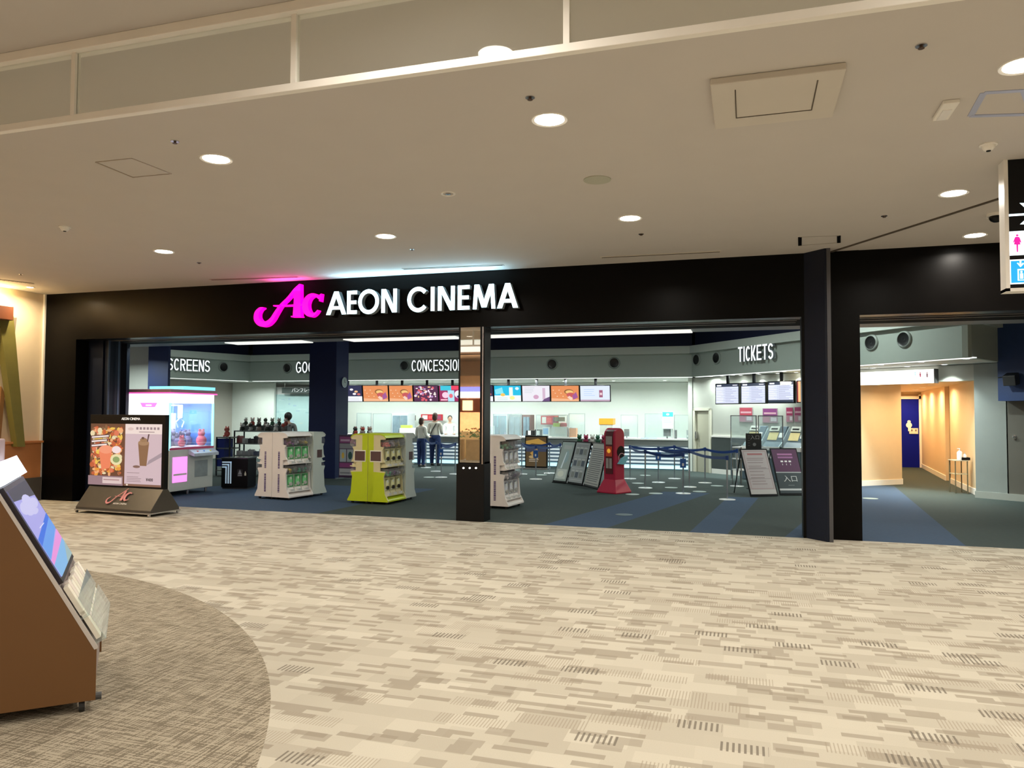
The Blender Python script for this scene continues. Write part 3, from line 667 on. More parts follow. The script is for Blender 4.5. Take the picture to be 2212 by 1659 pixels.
# deco words on the lobby fascia
def word(wd, p0, ang, s0, s1, z0, z1, lab, sw):
    g = T('fascia_sign', lab, 'sign', (*p0, 0), ang, 'white lit words on the lobby fascia'); n = len(wd); ws = [.45 if c_ == 'I' else 1 for c_ in wd]; tot = sum(ws); s = s0
    for c_, q in zip(wd, ws):
        wd_ = (s1-s0)*q/tot; letter(g, c_, s+wd_*.07, s+wd_*.93, z0, z1, -.13, -.05, M_DECO, sw); s += wd_
la = math.atan2(LB[1]-LA[1], LB[0]-LA[0])
s0, s1 = vpl(363, 790, LA, la)[0], vpl(450, 790, LA, la)[0]
word('SCREENS', LA, la, s0-.1, s1, vpl(410, 802, LA, la)[1], vpl(410, 777, LA, la)[1], 'lit white word SCREENS on the left fascia', .042)
x0, x1 = on(643, 795, fyb)[0], on(710, 795, fyb)[0]
word('GOODS', (0, fyb), 0, x0, x1, on(650, 806, fyb)[1], on(650, 782, fyb)[1], 'lit white word GOODS half hidden behind the blue column', .042)
x0, x1 = on(892, 795, fyb)[0], on(1004, 795, fyb)[0]
word('CONCESSION', (0, fyb), 0, x0, x1, on(940, 802, fyb)[1], on(940, 778, fyb)[1], 'lit white word CONCESSION ending behind the mirror pillar', .037)
s0, s1 = vpl(1602, 765, TA, tau)[0], vpl(1680, 762, TA, tau)[0]
word('TICKETS', TA, tau, s0, s1, vpl(1640, 779, TA, tau)[1], vpl(1640, 746, TA, tau)[1], 'lit white word TICKETS on the right fascia', .048)

# ================================================================== LOBBY LIGHTS
for i in range(15):
    x = -17.2+i*1.07
    downlight(0, 0, ZB+.008, 'small downlight in the soffit under the back fascia', COOL, LOBBY_W*(1.15 if i > 4 else .9), .06, (x, fyb+.45), M_LENSC)
for i in range(9):
    s = .6+i*1.0; x = TA[0]+s*math.cos(tau)-math.sin(tau)*.42; y = TA[1]+s*math.sin(tau)+math.cos(tau)*.42
    downlight(0, 0, ZB+.008, 'small downlight in the soffit washing the ticket wall', COOL, LOBBY_W*(.8 if i > 6 else .3), .06, (x, y), M_LENSC)
for i in range(4):
    s = 1.2+i*1.2; x = LA[0]+s*math.cos(la)-math.sin(la)*.35; y = LA[1]+s*math.sin(la)+math.cos(la)*.35
    downlight(0, 0, ZB+.008, 'small downlight in the soffit under the SCREENS fascia', COOL, LOBBY_W*.4, .06, (x, y), M_LENSC)
for i in range(8):
    downlight(0, 0, ZB+.008, 'small downlight over the concession kitchen', COOL, LOBBY_W*1.0, .06, (-14.5+i*1.7, 25.2), M_LENSC)
for i, (x, y) in enumerate(((-15, 18.3), (-10.5, 18.3), (-6, 18.3), (-1.5, 18.3), (1.5, 16.5))):  # unseen lamps added as general fill for the lobby
    downlight(0, 0, 4.7, 'downlight high in the dark lobby coffer', COOL, LOBBY_W*2.2, .1, (x, y), M_LENSC)
for i, x in enumerate((-14.5, -11.8, -9.1, -6.4, -3.7, -1.0, 2.2, 4.9)):  # added lamps that brighten the strip behind the lintel
    downlight(0, 0, 3.30, 'downlight in the pale strip just inside the entrance', COOL, LOBBY_W*.35, .07, (x, YL1+.12), M_LENSC)
for px0, px1, lab in ((500, 664, 'left of the blue column'), (753, 992, 'between the blue column and the mirror pillar'), (1050, 1494, 'right of the mirror pillar')):
    z_ = 3.30; a, b = flo(px0, 739, z_), flo(px1, 739-(px1-px0)*.012, z_); o = MB().box(on(px0, 731, (YB0+YE)/2)[0], YB0+.02, 3.28, on(px1, 731, (YB0+YE)/2)[0], YE-.02, 3.299).build('linear_light', mat('lit soffit band', (1, 1, 1), .5, emit=.85, ecol=(1, 1, .93), noise=.05)); tag(o, 'long pale lit band in the entrance soffit '+lab, 'light', 'lit bands in the entrance soffit')
for i in range(3):
    s, _ = tk((1885, 1960, 2040)[i], 785, -.28); p_ = wloc(s, -.28)
    downlight(0, 0, ZB+.008, 'downlight washing the header over the restroom passage, '+['left', 'middle', 'right'][i]+' one', COOL, 24, .06, p_[:2], M_LENSC, spread=100)
for i in range(5):
    s, _ = tk((1560, 1600, 1640, 1680, 1720)[i], 810, -.13); p_ = wloc(s, -.13)
    downlight(0, 0, ZB+.008, 'downlight close to the ticket wall above the timetables, '+['first', 'second', 'third', 'fourth', 'fifth'][i]+' from the door', COOL, 14, .05, p_[:2], M_LENSC, spread=85)
downlight(0, 0, 3.30, 'downlight in front of the grey pier behind the claw machine', COOL, 90, .06, (-15.4, YE-.2), M_LENSC)  # lamp added to brighten the pier
for i, (x, y) in enumerate(((3.6, 19.6), (4.4, 21.2), (4.6, 23.2), (4.8, 25.2), (4.9, 27))):
    g = downlight(0, 0, zo+.02, 'small warm downlight in the restroom passage ceiling', (1, .72, .40), 36, .05, (x, y)); g['group'] = 'warm downlights of the restroom passage'
for i, y in enumerate((8.2, 9.6, 10.7)):  # lamps added to brighten the shop wall
    downlight(0, 0, H, 'warm downlight close to the cream shop wall', (1, .80, .52), 34, .05, (-12.75, y))['group'] = 'added warm downlights along the shop wall'
for (p, q, lab) in ((LB, TAx, 'under the long back fascia'), (TAx, TB, 'under the ticket fascia'), (LA, LB, 'under the SCREENS fascia')):  # added glowing strips that whiten the soffit line below each fascia
    p2, q2 = off(p, q, .13); mb = MB(); wallseg(mb, p2, q2, ZB-.012, ZB+.008, .10); tag(mb.build('linear_light', mat('added fascia glow', (1, 1, 1), .5, emit=1.0, ecol=(.95, 1, .96), noise=.02)), 'thin glow strip added to whiten the soffit '+lab, 'light', 'added glow strips under the lobby fascias')
g = T('cove_light', 'warm cove light above the brown beam of the shop wall', 'cove light', (-13.28, 9.5, 3.62))
MB().box(0, -2.5, 0, .06, 1.2, .05).build('housing', M_TRIMW, g)
l = lamp('lamp', g, (.12, -.6, .12), 70, (1, .72, .30), .1, 170); l.data.shape = 'RECTANGLE'; l.data.size = .08; l.data.size_y = 3.4; l.rotation_euler.x = math.pi
# ================================================================== FACADE PILLAR WITH MIRROR
xa, xb = on(990, 900, YF)[0], on(1046, 900, YF)[0]; zm = on(1015, 1003, YF-.1)[1]; W_ = xb-xa
g = T('mirror_pillar', 'black pillar with tall mirror panel standing in the middle of the entrance', 'pillar', (xa, YF, 0))
MB().box(-.02, -.02, 0, W_+.01, .30, zm).build('base_panel', M_BLACK2, g, bevel=.004)
MB().box(0, 0, zm, .025, .30, 3.13).box(W_-.075, 0, zm, W_, .30, 3.13).box(0, .02, zm, W_, .30, zm+.03).box(.02, .03, zm+.03, W_-.075, .3, 3.13).build('frame', M_BLACK2, g)
MB().box(.025, .008, zm+.02, W_-.075, .03, 3.13).build('mirror', mat('mirror', (.92, .90, .86), .015, metal=1, noise=.01), g)
MB().box(.025, .002, on(1015, 766, YF)[1], W_-.075, .010, on(1015, 766, YF)[1]+.012).build('mirror_joint', M_BLACK2, g)
MB().box(W_-.035, -.012, zm, W_-.018, 0, 3.13).build('edge_strip', M_METAL, g)
for px in (1001, 1014.5, 1028):
    x, z = on(px, 1011, YF-.03); MB().cyl((x-xa, -.034, z), .014, .016, 14, 'y').build('indicator_light', mat('lit indicator', (1, 1, .9), .4, emit=4, noise=.01), g)

# ================================================================== HANGING RESTROOM SIGN
ys = 7.745
g = T('restroom_sign', 'black hanging sign box with arrows, woman and lift symbols', 'sign', (2.235, ys, 0))
zs = on(2176, 625, ys)[1]
MB().box(0, 0, zs, 1.5, .13, H).build('box', M_BLACK2, g, bevel=.006)
MB().box(-.02, -.012, zs-.02, .012, .142, H).box(-.02, -.012, zs-.022, 1.52, .142, zs+.008).build('frame', M_TRIMW, g)
def sx(px, py): x, z = on(px, py, ys-.01); return x-2.235, z
a = Art(1, 1, (.02, .02, .022), 0, 0, 0); a.mb = MB(); a.k = 10; a.w = a.h = 1
def srect(x0, y0, x1, y1, col):
    p, q = sx(x0, y1), sx(x1, y0); a.rect(p[0], p[1], q[0], q[1], col)
def spoly(pts, col): a.poly([sx(*p) for p in pts], col)
srect(2178, 457, 2262, 467, (.75, .95, 1)); spoly([(2203, 438), (2222, 438), (2222, 457), (2213, 447)], (.75, .95, 1)); spoly([(2204, 484), (2222, 468), (2222, 484)], (.75, .95, 1))
srect(2179, 495, 2262, 552, (.85, .95, 1)); srect(2181, 557, 2262, 614, (.85, .95, 1)); srect(2185, 560, 2258, 611, (.0, .22, .85))
pk = (.85, .0, .18)
p = sx(2198, 508); a.ell(p[0], p[1], .010, .010, pk)
spoly([(2194, 511), (2202, 511), (2205, 528), (2191, 528)], pk); spoly([(2196, 528), (2200, 528), (2200, 544), (2197, 544)], pk); spoly([(2193, 512), (2195, 514), (2191, 524), (2189, 523)], pk); spoly([(2203, 512), (2201, 514), (2205, 524), (2207, 523)], pk)
cy_ = (.6, 1, .95)
spoly([(2203, 562), (2207, 562), (2207, 572), (2203, 572)], cy_); spoly([(2197, 568), (2200, 567), (2205, 573), (2210, 567), (2213, 569), (2205, 577)], cy_)
srect(2199, 579, 2240, 606, cy_); srect(2202, 582, 2240, 604, (.0, .22, .85)); p = sx(2207, 587); a.ell(p[0], p[1], .010, .010, cy_); srect(2204, 590, 2211, 602, cy_)
a.build('symbol_panel', A_SCRB, g)
MB().box(.3, .05, H-.005, .34, .08, H).build('bracket', M_METAL, g)

# ================================================================== AD BOARD ON CASTERS
p0 = Vector(flo(163, 1107)); p1 = Vector(flo(325, 1118)); an = math.atan2((p1-p0).y, (p1-p0).x); L = (p1-p0).length
p2 = Vector(flo(378, 1109)); D = (p2-p1).length
g = T('poster_stand', 'wide black wheeled poster stand with two lit posters in front of the facade', 'advertising stand', (p0.x, p0.y), an)
hb = pz(250, 1112, 1056); D = .62
MB().prism([(0, .06), (0, .10), (D*.5-.05, hb), (D*.5+.05, hb), (D, .10), (D, .06)], 0, L, 'x').build('base', mat('dark bronze laminate', (.055, .048, .040), .35, noise=.1), g, bevel=.005)
MB().box(-.01, -.02, .045, L+.01, .01, .065).box(-.01, D-.01, .045, L+.01, D+.02, .065).box(-.01, 0, .045, .01, D, .065).box(L-.01, 0, .045, L+.01, D, .065).build('bottom_frame', M_METAL, g)
for x in (.03, L-.03):
    for y in (0, D):
        MB().cyl((x-.012, y, .024), .024, .024, 14, 'x').build('caster', M_METAL, g)
Q0 = Vector((g.location.x, g.location.y)) + Vector((-math.sin(an), math.cos(an)))*(D*.5-.04)
def bl(px, py): return vpl(px, py, Q0, an)
x0 = bl(193, 1000)[0]; x1 = bl(355, 1000)[0]; zt = bl(300, 896)[1]; zt2 = bl(300, 916)[1]; yb = D*.5-.04
MB().box(x0, yb, hb-.02, x1, yb+.09, zt).build('cabinet', M_BLACK2, g, bevel=.004)
text('AEON CINEMA', .062, g, mat('white print', (.9, .9, .9), .5, emit=.6, noise=.01), (bl(283, 905)[0], yb-.004, bl(283, 905)[1]), name='lettering')
xm = bl(270, 980)[0]; za, zb = hb+.03, zt2
a = Art(xm-x0-.02, zb-za, (.16, .06, .03), yb-.002, x0+.02, za)
rr = random.Random(3)
for i in range(260):
    c_ = rr.choice([(.9, .35, .05), (.95, .6, .1), (.6, .12, .04), (.25, .12, .05), (.9, .75, .45), (.8, .2, .1), (.95, .45, .2)])
    a.ell(rr.uniform(.08, .92), rr.uniform(.18, .94), rr.uniform(.03, .08), rr.uniform(.015, .05), c_, 8)
for y_, w__ in ((.80, .55), (.73, .50), (.66, .5)): a.poly([(.05, y_), (.05+w__, y_+.03), (.05+w__, y_-.02), (.05, y_-.05)], (.12, .05, .05)); a.poly([(.08, y_-.012), (.02+w__, y_+.015), (.02+w__, y_-.01), (.08, y_-.037)], (1, .85, .8))
a.poly([(.30, .55), (.68, .62), (.62, .28), (.38, .25)], (.95, .25, .12)); a.ell(.5, .58, .2, .07, (1, .35, .2)); a.ell(.8, .58, .13, .06, (1, .8, .8)); a.ell(.8, .42, .17, .09, (.9, .8, .45)); a.ell(.8, .42, .10, .05, (.3, .4, .15)); a.rect(0, 0, 1, .15, (.35, .22, .25)); a.rect(.42, .03, .97, .13, (.8, .62, .60)); a.rect(.45, .08, .9, .10, (.5, .3, .3))
a.build('left_poster', A_SCR, g)
a = Art(x1-.06-xm, zb-za, (.70, .52, .56), yb-.003, xm, za)
a.rect(0, .84, 1, 1, (.95, .78, .72)); a.ell(.15, .92, .08, .025, (.8, .6, .55))
for i in range(7): a.rect(.30+i*.095, .91, .36+i*.095, .95, (.35, .25, .27))
a.rect(.38, .865, .8, .88, (.45, .33, .33))
a.poly([(.60, .34), (1, .48), (1, .55), (.66, .42)], (.42, .32, .36))
a.poly([(.36, .70), (.66, .70), (.60, .33), (.42, .33)], (.28, .14, .07)); a.ell(.51, .70, .15, .045, (.42, .24, .13)); a.ell(.51, .745, .10, .035, (.36, .2, .1)); a.ell(.49, .775, .04, .02, (.15, .07, .05)); a.poly([(.60, .72), (.63, .72), (.67, .84), (.63, .84)], (.12, .06, .06)); a.ell(.33, .315, .10, .022, (.25, .13, .1))
a.lines(.07, .48, (.21, .145, .12, .095, .07), .010, (.4, .28, .3), .1); a.rect(0, 0, 1, .035, (.25, .12, .08)); a.ell(.08, .018, .03, .014, (.9, .75, .6))
a.build('right_poster', A_SCR, g)
text('¥400', .075, g, mat('dark print', (.05, .03, .04), .6, noise=.01), (xm+.70*(x1-.06-xm), yb-.012, za+.11*(zb-za)), name='price')
# slanted front with the small logo
sl = math.atan2(hb-.10, D*.5-.05)
lg = MB(); pk2 = .0010
def lf(u, v): return (u*pk2, v*pk2)
for pts in ([(164, 258, 8), (120, 300, 22), (118, 345, 30), (150, 378, 30), (190, 376, 30), (228, 345, 22), (262, 290, 18), (300, 235, 15), (350, 185, 15), (440, 84, 10)], [(242, 243, 7), (455, 235, 8)], [(578, 175, 18), (528, 163, 26), (480, 200, 44), (472, 262, 46), (500, 306, 34), (552, 300, 14), (572, 276, 8)], [(420, 130, 40), (420, 320, 50)]):
    pts = smooth_pts(pts) if len(pts) > 4 else pts
    ribbon(lg, [lf(p[0]-330, 250-p[1]) for p in pts], [p[2]*pk2 for p in pts], lambda a_, b_: (a_, b_), -.003, 0)
lo = lg.build('logo', mat('pink print', (.60, .22, .24), .5, noise=.02), g); lo.location = (L*.50, (D*.5-.05)*.52-.012, .10+(hb-.10)*.55+.008); lo.rotation_euler.x = sl-math.pi/2
text('AEON CINEMA', .045, g, mat('white print2', (.8, .75, .7), .5, noise=.01), (L*.56, (D*.5-.05)*.24-.006, .10+(hb-.10)*.24+.004), (sl, 0, 0), name='lettering')

# ================================================================== NEAR INFORMATION KIOSK AT THE LEFT
KP = flo(206, 1511.7, .07); KA = math.radians(-136)          # local x: back along the side panel, local y: away
g = T('information_kiosk', 'brown slanted information kiosk on casters, cut by the left edge', 'kiosk', (KP[0], KP[1]), KA)
# local +x runs along D (to the rear of the kiosk), width goes to -y (away from the camera)
WK = -1.0
prof = [(0, .07), (0, .37), (.565, 1.40), (.95, 1.40), (.95, .07)]
MB().prism([(p_[0], p_[1]) for p_ in prof], 0, -.02, 'y').build('side_panel', mat('brown side laminate', (.135, .060, .016), .5, noise=.06, nscale=3), g)
MB().prism([(p_[0], p_[1]) for p_ in prof], WK, WK+.02, 'y').build('side_panel', MATS['brown side laminate'], g)
MB().prism([(.012, .08), (.012, .365), (.57, 1.385), (.93, 1.385), (.93, .08)], WK+.02, -.02, 'y').build('cabinet', mat('kiosk grey face', (.30, .25, .25), .4, noise=.05), g)
MB().prism([(-.006, .365), (-.006, .375), (.560, 1.405), (.575, 1.40), (.012, .36)], -.012, .002, 'y').prism([(-.006, .365), (-.006, .375), (.560, 1.405), (.575, 1.40), (.012, .36)], WK-.004, WK+.026, 'y').build('edge_trim', mat('pale edge trim', (.62, .58, .56), .3, metal=.4, noise=.03), g)
KS = math.atan2(1.03, .565)
def kface(parent, name, mb, m):    # builds in face coords: x across (0..1 to -y), y up the slope, z out
    o = mb.build(name, m, parent); o.matrix_local = Matrix(((0, math.cos(KS), -math.sin(KS), 0), (-1, 0, 0, 0), (0, math.sin(KS), math.cos(KS), .37), (0, 0, 0, 1))); return o
SL = 1.175
kface(g, 'monitor_bezel', MB().box(.06, .42, 0, .94, 1.06, .025), mat('bezel', (.03, .025, .03), .3, noise=.1))
a = MB(); 
def kp(pts, col, k):
    a.cur = col; n = sum(pts[i][0]*pts[(i+1) % len(pts)][1]-pts[(i+1) % len(pts)][0]*pts[i][1] for i in range(len(pts)))
    if n < 0: pts = pts[::-1]
    a.add([(.09+.82*p_[0], .45+.58*p_[1], .027+.0006*k) for p_ in pts], [list(range(len(pts)))])
kp([(0, 0), (1, 0), (1, 1), (0, 1)], (.42, .40, .85), 0); kp([(0, .88), (1, .80), (1, 1), (0, 1)], (.04, .04, .07), 1); [kp([(cx_+rx_*math.cos(q_*.5236), cz_+ry_*math.sin(q_*.5236)) for q_ in range(12)], (.62, .60, .92), 2+j_*.2) for j_, (cx_, cz_, rx_, ry_) in enumerate(((.25, .76, .2, .07), (.5, .80, .22, .08), (.75, .74, .2, .06), (.45, .70, .25, .05), (.6, .66, .16, .03)))]
kp([(0, .36), (1, .50), (1, .56), (0, .44)], (.02, .16, .80), 3); kp([(0, .20), (1, .36), (1, .50), (0, .36)], (.12, .35, .88), 4); kp([(0, .14), (1, .22), (1, .34), (0, .20)], (.85, .30, .75), 5); kp([(0, 0), (1, 0), (1, .22), (0, .14)], (.22, .50, .85), 6); kp([(.55, 0), (1, 0), (1, .18)], (.35, .50, .50), 7); kp([(.3, .50), (.6, .5), (.6, .51), (.3, .51)], (.8, .8, 1), 8)
kface(g, 'monitor_screen', a, A_SCR)
kface(g, 'header_light', MB().box(.0, 1.07, 0, 1.0, 1.20, .05), mat('lit header', (.8, .9, 1), .4, emit=1.6, ecol=(.75, .88, 1), noise=.02))
kface(g, 'leaflet_tray', MB().box(.04, .01, 0, .96, .02, .06).box(.04, .01, .057, .96, .17, .06).box(.04, .18, 0, .96, .19, .05).box(.04, .18, .047, .96, .30, .05), M_ACR)
rr = random.Random(5)
for row, (y0, zz) in enumerate(((.03, .012), (.20, .008))):
    for i in range(9):
        kface(g, 'leaflet_stack', MB().box(.06+i*.1, y0, zz, .145+i*.1, y0+.17+rr.uniform(0, .03), zz+.026), mat('leaflet paper %d' % (i % 3), ((.85, .80, .68), (.80, .72, .66), (.9, .86, .76))[i % 3], .6, noise=.05))
MB().box(.60, WK, 1.40, .90, 0, 1.56).build('top_sign', mat('mauve header board', (.36, .26, .27), .5, noise=.3, nscale=9), g, bevel=.01)
for x, y in ((.07, -.05), (.07, WK+.05), (.88, -.05), (.88, WK+.05)):
    o = MB().cyl((x-.015, y, .034), .034, .03, 16, 'x').build('caster', M_RUB, g)
    MB().box(x-.022, y-.02, .035, x+.022, y+.02, .085).build('fork', M_METAL, o)
MB().cyl((-.03, -.05, .075), .022, .09, 12, 'x').build('brake_lever', mat('dark grey plastic', (.06, .06, .06), .4, noise=.1), g)
# leaning grey board by the shop wall
x, y = flo(92, 1078); g = T('folding_board', 'grey framed folding board leaning behind the kiosk by the shop wall', 'notice board', (x-.35, y-.2), math.radians(25))
fr = MB().box(-.35, -.02, .02, .35, .01, 1.0).build('panel', mat('grey board', (.30, .29, .27), .5, noise=.06), g); fr.rotation_euler.x = math.radians(-12)
MB().box(-.37, -.03, .0, -.34, .02, 1.02).box(.34, -.03, 0, .37, .02, 1.02).box(-.37, -.03, 1.0, .37, .02, 1.03).build('frame', mat('dark board frame', (.07, .065, .06), .4, noise=.1), g).rotation_euler.x = math.radians(-12)
MB().box(-.34, .40, 0, .34, .43, .98).build('rear_leg', MATS['dark board frame'], g).rotation_euler.x = math.radians(8)
# beams and struts of the shop front
o = MB().box(-13.28, 6.0, on(30, 680, 10.2)[1]-.05, -12.95, 10.55, on(30, 655, 10.2)[1]).build('timber_beam', mat('dark red timber', (.16, .05, .02), .45, noise=.25, nscale=4), bevel=.01); tag(o, 'dark reddish timber beam across the top of the cream shop wall', 'beam')
def strut(name, pts, m, lab):
    mb = MB(); P = []
    for px, py in pts:
        d = ray(px, py); t = -13.16/d.x; v = EYEV+d*t; P.append((v.y, v.z))
    mb.prism(P, *((-13.19, -13.05) if 'olive' in lab[:6] else (-13.27, -13.20)), 'x'); o = mb.build(name, m); tag(o, lab, 'strut', 'slanted struts of the shop front')
strut('timber_strut', [(-12, 684), (20, 684), (45, 965), (28, 965)], mat('olive strut', (.17, .15, .035), .5, noise=.1), 'olive green slanted strut on the cream shop wall')
strut('timber_strut', [(28, 686), (40, 686), (29, 780), (23, 780)], mat('grey strut', (.22, .18, .14), .5, noise=.1), 'thin grey slanted strut under the timber beam')
strut('timber_strut', [(-4, 965), (4, 965), (14, 850), (7, 835)], mat('brown strut', (.25, .12, .04), .5, noise=.1), 'thin brown slanted strut crossing behind the olive strut')

# ================================================================== CLAW MACHINE
xl, xr = on(273, 900, 12.62)[0], on(367, 900, 12.62)[0]; y0, y1 = 12.62, 13.95; ht = pz(365, 1075, 838)
g = T('claw_machine', 'tall white claw game machine with lit glass cabinet and pink panel', 'claw machine', (xl, y0)); Wc = xr-xl; Dc = y1-y0
zc = .95
MB().box(0, 0, .10, Wc, Dc, zc).build('lower_cabinet', mat('claw machine white', (.62, .64, .60), .4, noise=.04), g, bevel=.015)
for x, y in ((.1, .1), (Wc-.1, .1), (Wc-.1, Dc-.1), (.1, Dc-.1), (Wc-.1, Dc/2)): MB().cyl((x, y, 0), .03, .10, 10).build('foot', M_METAL, g)
MB().box(-.03, -.04, ht-.09, Wc+.04, Dc+.04, ht-.02).build('canopy', mat('mauve canopy', (.45, .28, .32), .4, noise=.05), g, bevel=.01)
MB().box(-.035, -.045, ht-.115, Wc+.045, Dc+.045, ht-.09).build('neon_edge', mat('pink neon', (1, .1, .5), .4, emit=1.2, ecol=(1, .12, .5), noise=.01), g)
MB().box(.25, .35, ht-.02, Wc+.02, Dc, ht+.05).build('top_box', mat('cyan lit top', (.3, .8, .9), .4, emit=1.0, ecol=(.25, .8, .95), noise=.05), g)
MB().box(0, .02, ht-.30, Wc+.01, Dc-.02, ht-.115).build('marquee', mat('lit white marquee', (1, 1, 1), .4, emit=1.6, ecol=(.95, .95, 1), noise=.02), g)
for x, y in ((0, 0), (Wc-.035, 0), (Wc-.035, Dc-.035), (0, Dc-.035)):
    MB().box(x, y, zc, x+.035, y+.035, ht-.3).build('corner_post', mat('cyan light post', (.3, .9, 1), .4, emit=1.9, ecol=(.25, .85, 1), noise=.01), g)
MB().box(.035, .008, zc, Wc-.035, .016, ht-.3).build('glass_pane', M_GLASS, g); MB().box(Wc-.014, .04, zc, Wc-.006, Dc-.04, ht-.3).build('glass_pane', M_GLASS, g)
MB().box(.02, Dc-.03, zc, Wc-.02, Dc-.02, ht-.3).box(.012, .04, zc, .02, Dc-.04, ht-.3).build('back_wall', mat('blue inner wall', (.10, .22, .60), .4, noise=.2, nscale=3), g)
a = Art(Wc*.96, ht-.3-zc-.45, (1, 1, 1), .004, .02, zc+.45); a.poly([(.30, 1), (.72, 1), (.66, .82), (.36, .82)], (1, .15, .75)); a.rect(.44, .87, .58, .93, (1, .6, .9)); a.build('lit_side_panel', mat('bright lit screen panel', (1, 1, 1), .4) if False else A_SCRB, g)
MB().box(.05, .05, zc, Wc-.03, Dc-.05, zc+.05).build('prize_floor', mat('pale pink floor', (.85, .60, .72), .5, noise=.1), g)
MB().box(Wc+.002, .0, zc+.0, Wc+.012, Dc, zc+.04).build('red_trim', mat('red trim', (.6, .05, .15), .4, noise=.05), g)
c_ = MB().box(Wc*.5-.02, .2, ht-.36, Wc*.5+.02, Dc-.1, ht-.33).build('claw_rail', M_METAL, g)
MB().cyl((Wc*.6, Dc*.6, ht-.62), .05, .28, 12).tube([(Wc*.6, Dc*.6, ht-.62), (Wc*.6, Dc*.6+.12, ht-.70), (Wc*.6, Dc*.6+.06, ht-.82)], .012, 6).tube([(Wc*.6, Dc*.6, ht-.62), (Wc*.6, Dc*.6-.12, ht-.70), (Wc*.6, Dc*.6-.06, ht-.82)], .012, 6).build('claw', M_WHITE, c_)
rr = random.Random(11)
for i in range(22):
    x, y = rr.uniform(.2, Wc-.15), rr.uniform(.15, Dc-.2); r = rr.uniform(.07, .12); cl = rr.choice([(.05, .08, .35), (.9, .9, .95), (.85, .3, .45), (.15, .1, .2), (.3, .5, .9), (.7, .1, .15)])
    MB().ball((x, y, zc+.05+r), (r, r, r*1.1), 10).ball((x, y, zc+.05+r*2.4), r*.7, 8).ball((x, y-r*.5, zc+.05+r*3), r*.3, 6).ball((x, y+r*.5, zc+.05+r*3), r*.3, 6).build('prize_toy', mat('toy %d' % int(cl[0]*100), cl, .8, noise=.1), g, smooth=True)
MB().box(Wc*.3, Dc*.3, zc+.05, Wc*.34, Dc*.75, zc+.75).build('notice_card', mat('pale notice card', (.65, .7, .9), .5, noise=.2, nscale=20), g)
# right face: pink panel, control shelf
MB().box(Wc+.001, .10, .28, Wc+.010, .52, .80).build('pink_panel', mat('lit pink panel', (1, .3, .9), .4, emit=1.1, ecol=(1, .28, .85), noise=.01), g, bevel=.004)
MB().box(Wc+.010, .12, .42, Wc+.013, .50, .46).build('pink_panel_stripe', M_WHITE, g)
MB().prism([(Wc, .84), (Wc+.16, .80), (Wc+.16, .86), (Wc, .95)], .55, Dc-.02, 'y').build('control_shelf', mat('control shelf', (.55, .58, .68), .3, noise=.2, nscale=14), g)
for i in range(3): MB().cyl((Wc+.09, .72+i*.2, .88), .022, .03, 12).build('button', mat('button %d' % i, ((.8, .1, .1), (.1, .3, .8), (.9, .8, .1))[i], .3, noise=.02), g)
MB().box(Wc, .75, .35, Wc+.006, 1.15, .70).build('prize_door', mat('prize door', (.30, .33, .34), .25, noise=.2), g)
lamp('cabinet_lamp', g, (Wc/2, Dc/2, ht-.32), 45, (.75, .9, 1), .6, 170)

# ================================================================== BLACK BIN UNIT
p0 = Vector(flo(470, 1056)); x2 = flo(541, 1050)
g = T('waste_bin_unit', 'black low waste bin unit with pale blue angular stripes', 'bin', (p0.x+.05, p0.y+.05), math.radians(12))
hb2 = pz(500, 1054, 990)
MB().box(0, 0, .03, .62, .45, hb2).build('body', M_BLACK2, g, bevel=.01); MB().box(-.01, -.01, hb2, .63, .46, hb2+.03).build('top', mat('dark glossy top', (.03, .03, .035), .15, noise=.1), g, bevel=.005)
MB().box(.02, .02, 0, .60, .43, .03).build('plinth', M_RUB, g)
for k in range(3):
    o_ = k*.055; st = MB().box(.02, -.006, hb2-.09-o_, .24-o_, -.001, hb2-.06-o_).box(.21-o_, -.006, .12, .24-o_, -.001, hb2-.06-o_); st.build('stripe', mat('pale blue print', (.60, .78, .95), .4, emit=.25, noise=.02), g)
a = Art(.12, .16, (.02, .02, .02), -.004, .38, .28); a.poly([(.5, 1), (.9, .3), (.1, .3)], (.35, .35, .38)); a.rect(.1, .08, .9, .2, (.4, .4, .42)); a.build('bin_mark', A_PRINT, g)
MB().lathe([(0, 0), (.022, .003), (.022, .05), (.009, .075), (.009, .095), (0, .096)], (.565, -.004, .30), 10).build('bottle_mark', mat('cream print', (.7, .66, .5), .5, noise=.03), g).scale.y = .2

# ================================================================== BLUE COLUMNS
def column(name, x0, x1, y0, y1, lab, top=3.30):
    o = MB().box(x0, y0, 0, x1, y1, top).build(name, M_BLUE); tag(o, lab, 'column', 'blue columns in the lobby'); return o
yc = 17.6; xa, xb = on(667, 900, yc)[0], on(725, 900, yc)[0]; dB = ray(751.5, 900); yb2 = xb/dB.x*dB.y
column('column', xa, xb, yc, yb2, 'large dark blue square column between the two words on the back fascia', 4.7)
ya = 15.9; xa2, xb2 = on(320, 800, ya)[0], on(363, 800, ya)[0]
column('column', xa2, xb2, ya, ya+.08, 'blue square column behind the claw machine', 4.7).data.materials[0] = mat('lit blue column paint', (.016, .04, .16), .5, noise=.1)  # lighter copy of the same blue, its brighter lighting put into the colour
d = ray(742, 826); yk = xb/d.x*d.y; z = EYE+d.z*(xb/d.x)
g = T('wall_clock', 'small round pale dial on the side of the large blue column', 'clock', (xb, yk, z), 0)
MB().cyl((0, 0, 0), .125, .03, 28, 'x').build('dial', mat('pale grey dial', (.42, .50, .48), .3, noise=.2, nscale=30), g); MB().lathe([(.125, 0), (.14, .0), (.14, .035), (.125, .035)], n=28).build('rim', M_METAL, g).rotation_euler.y = math.pi/2
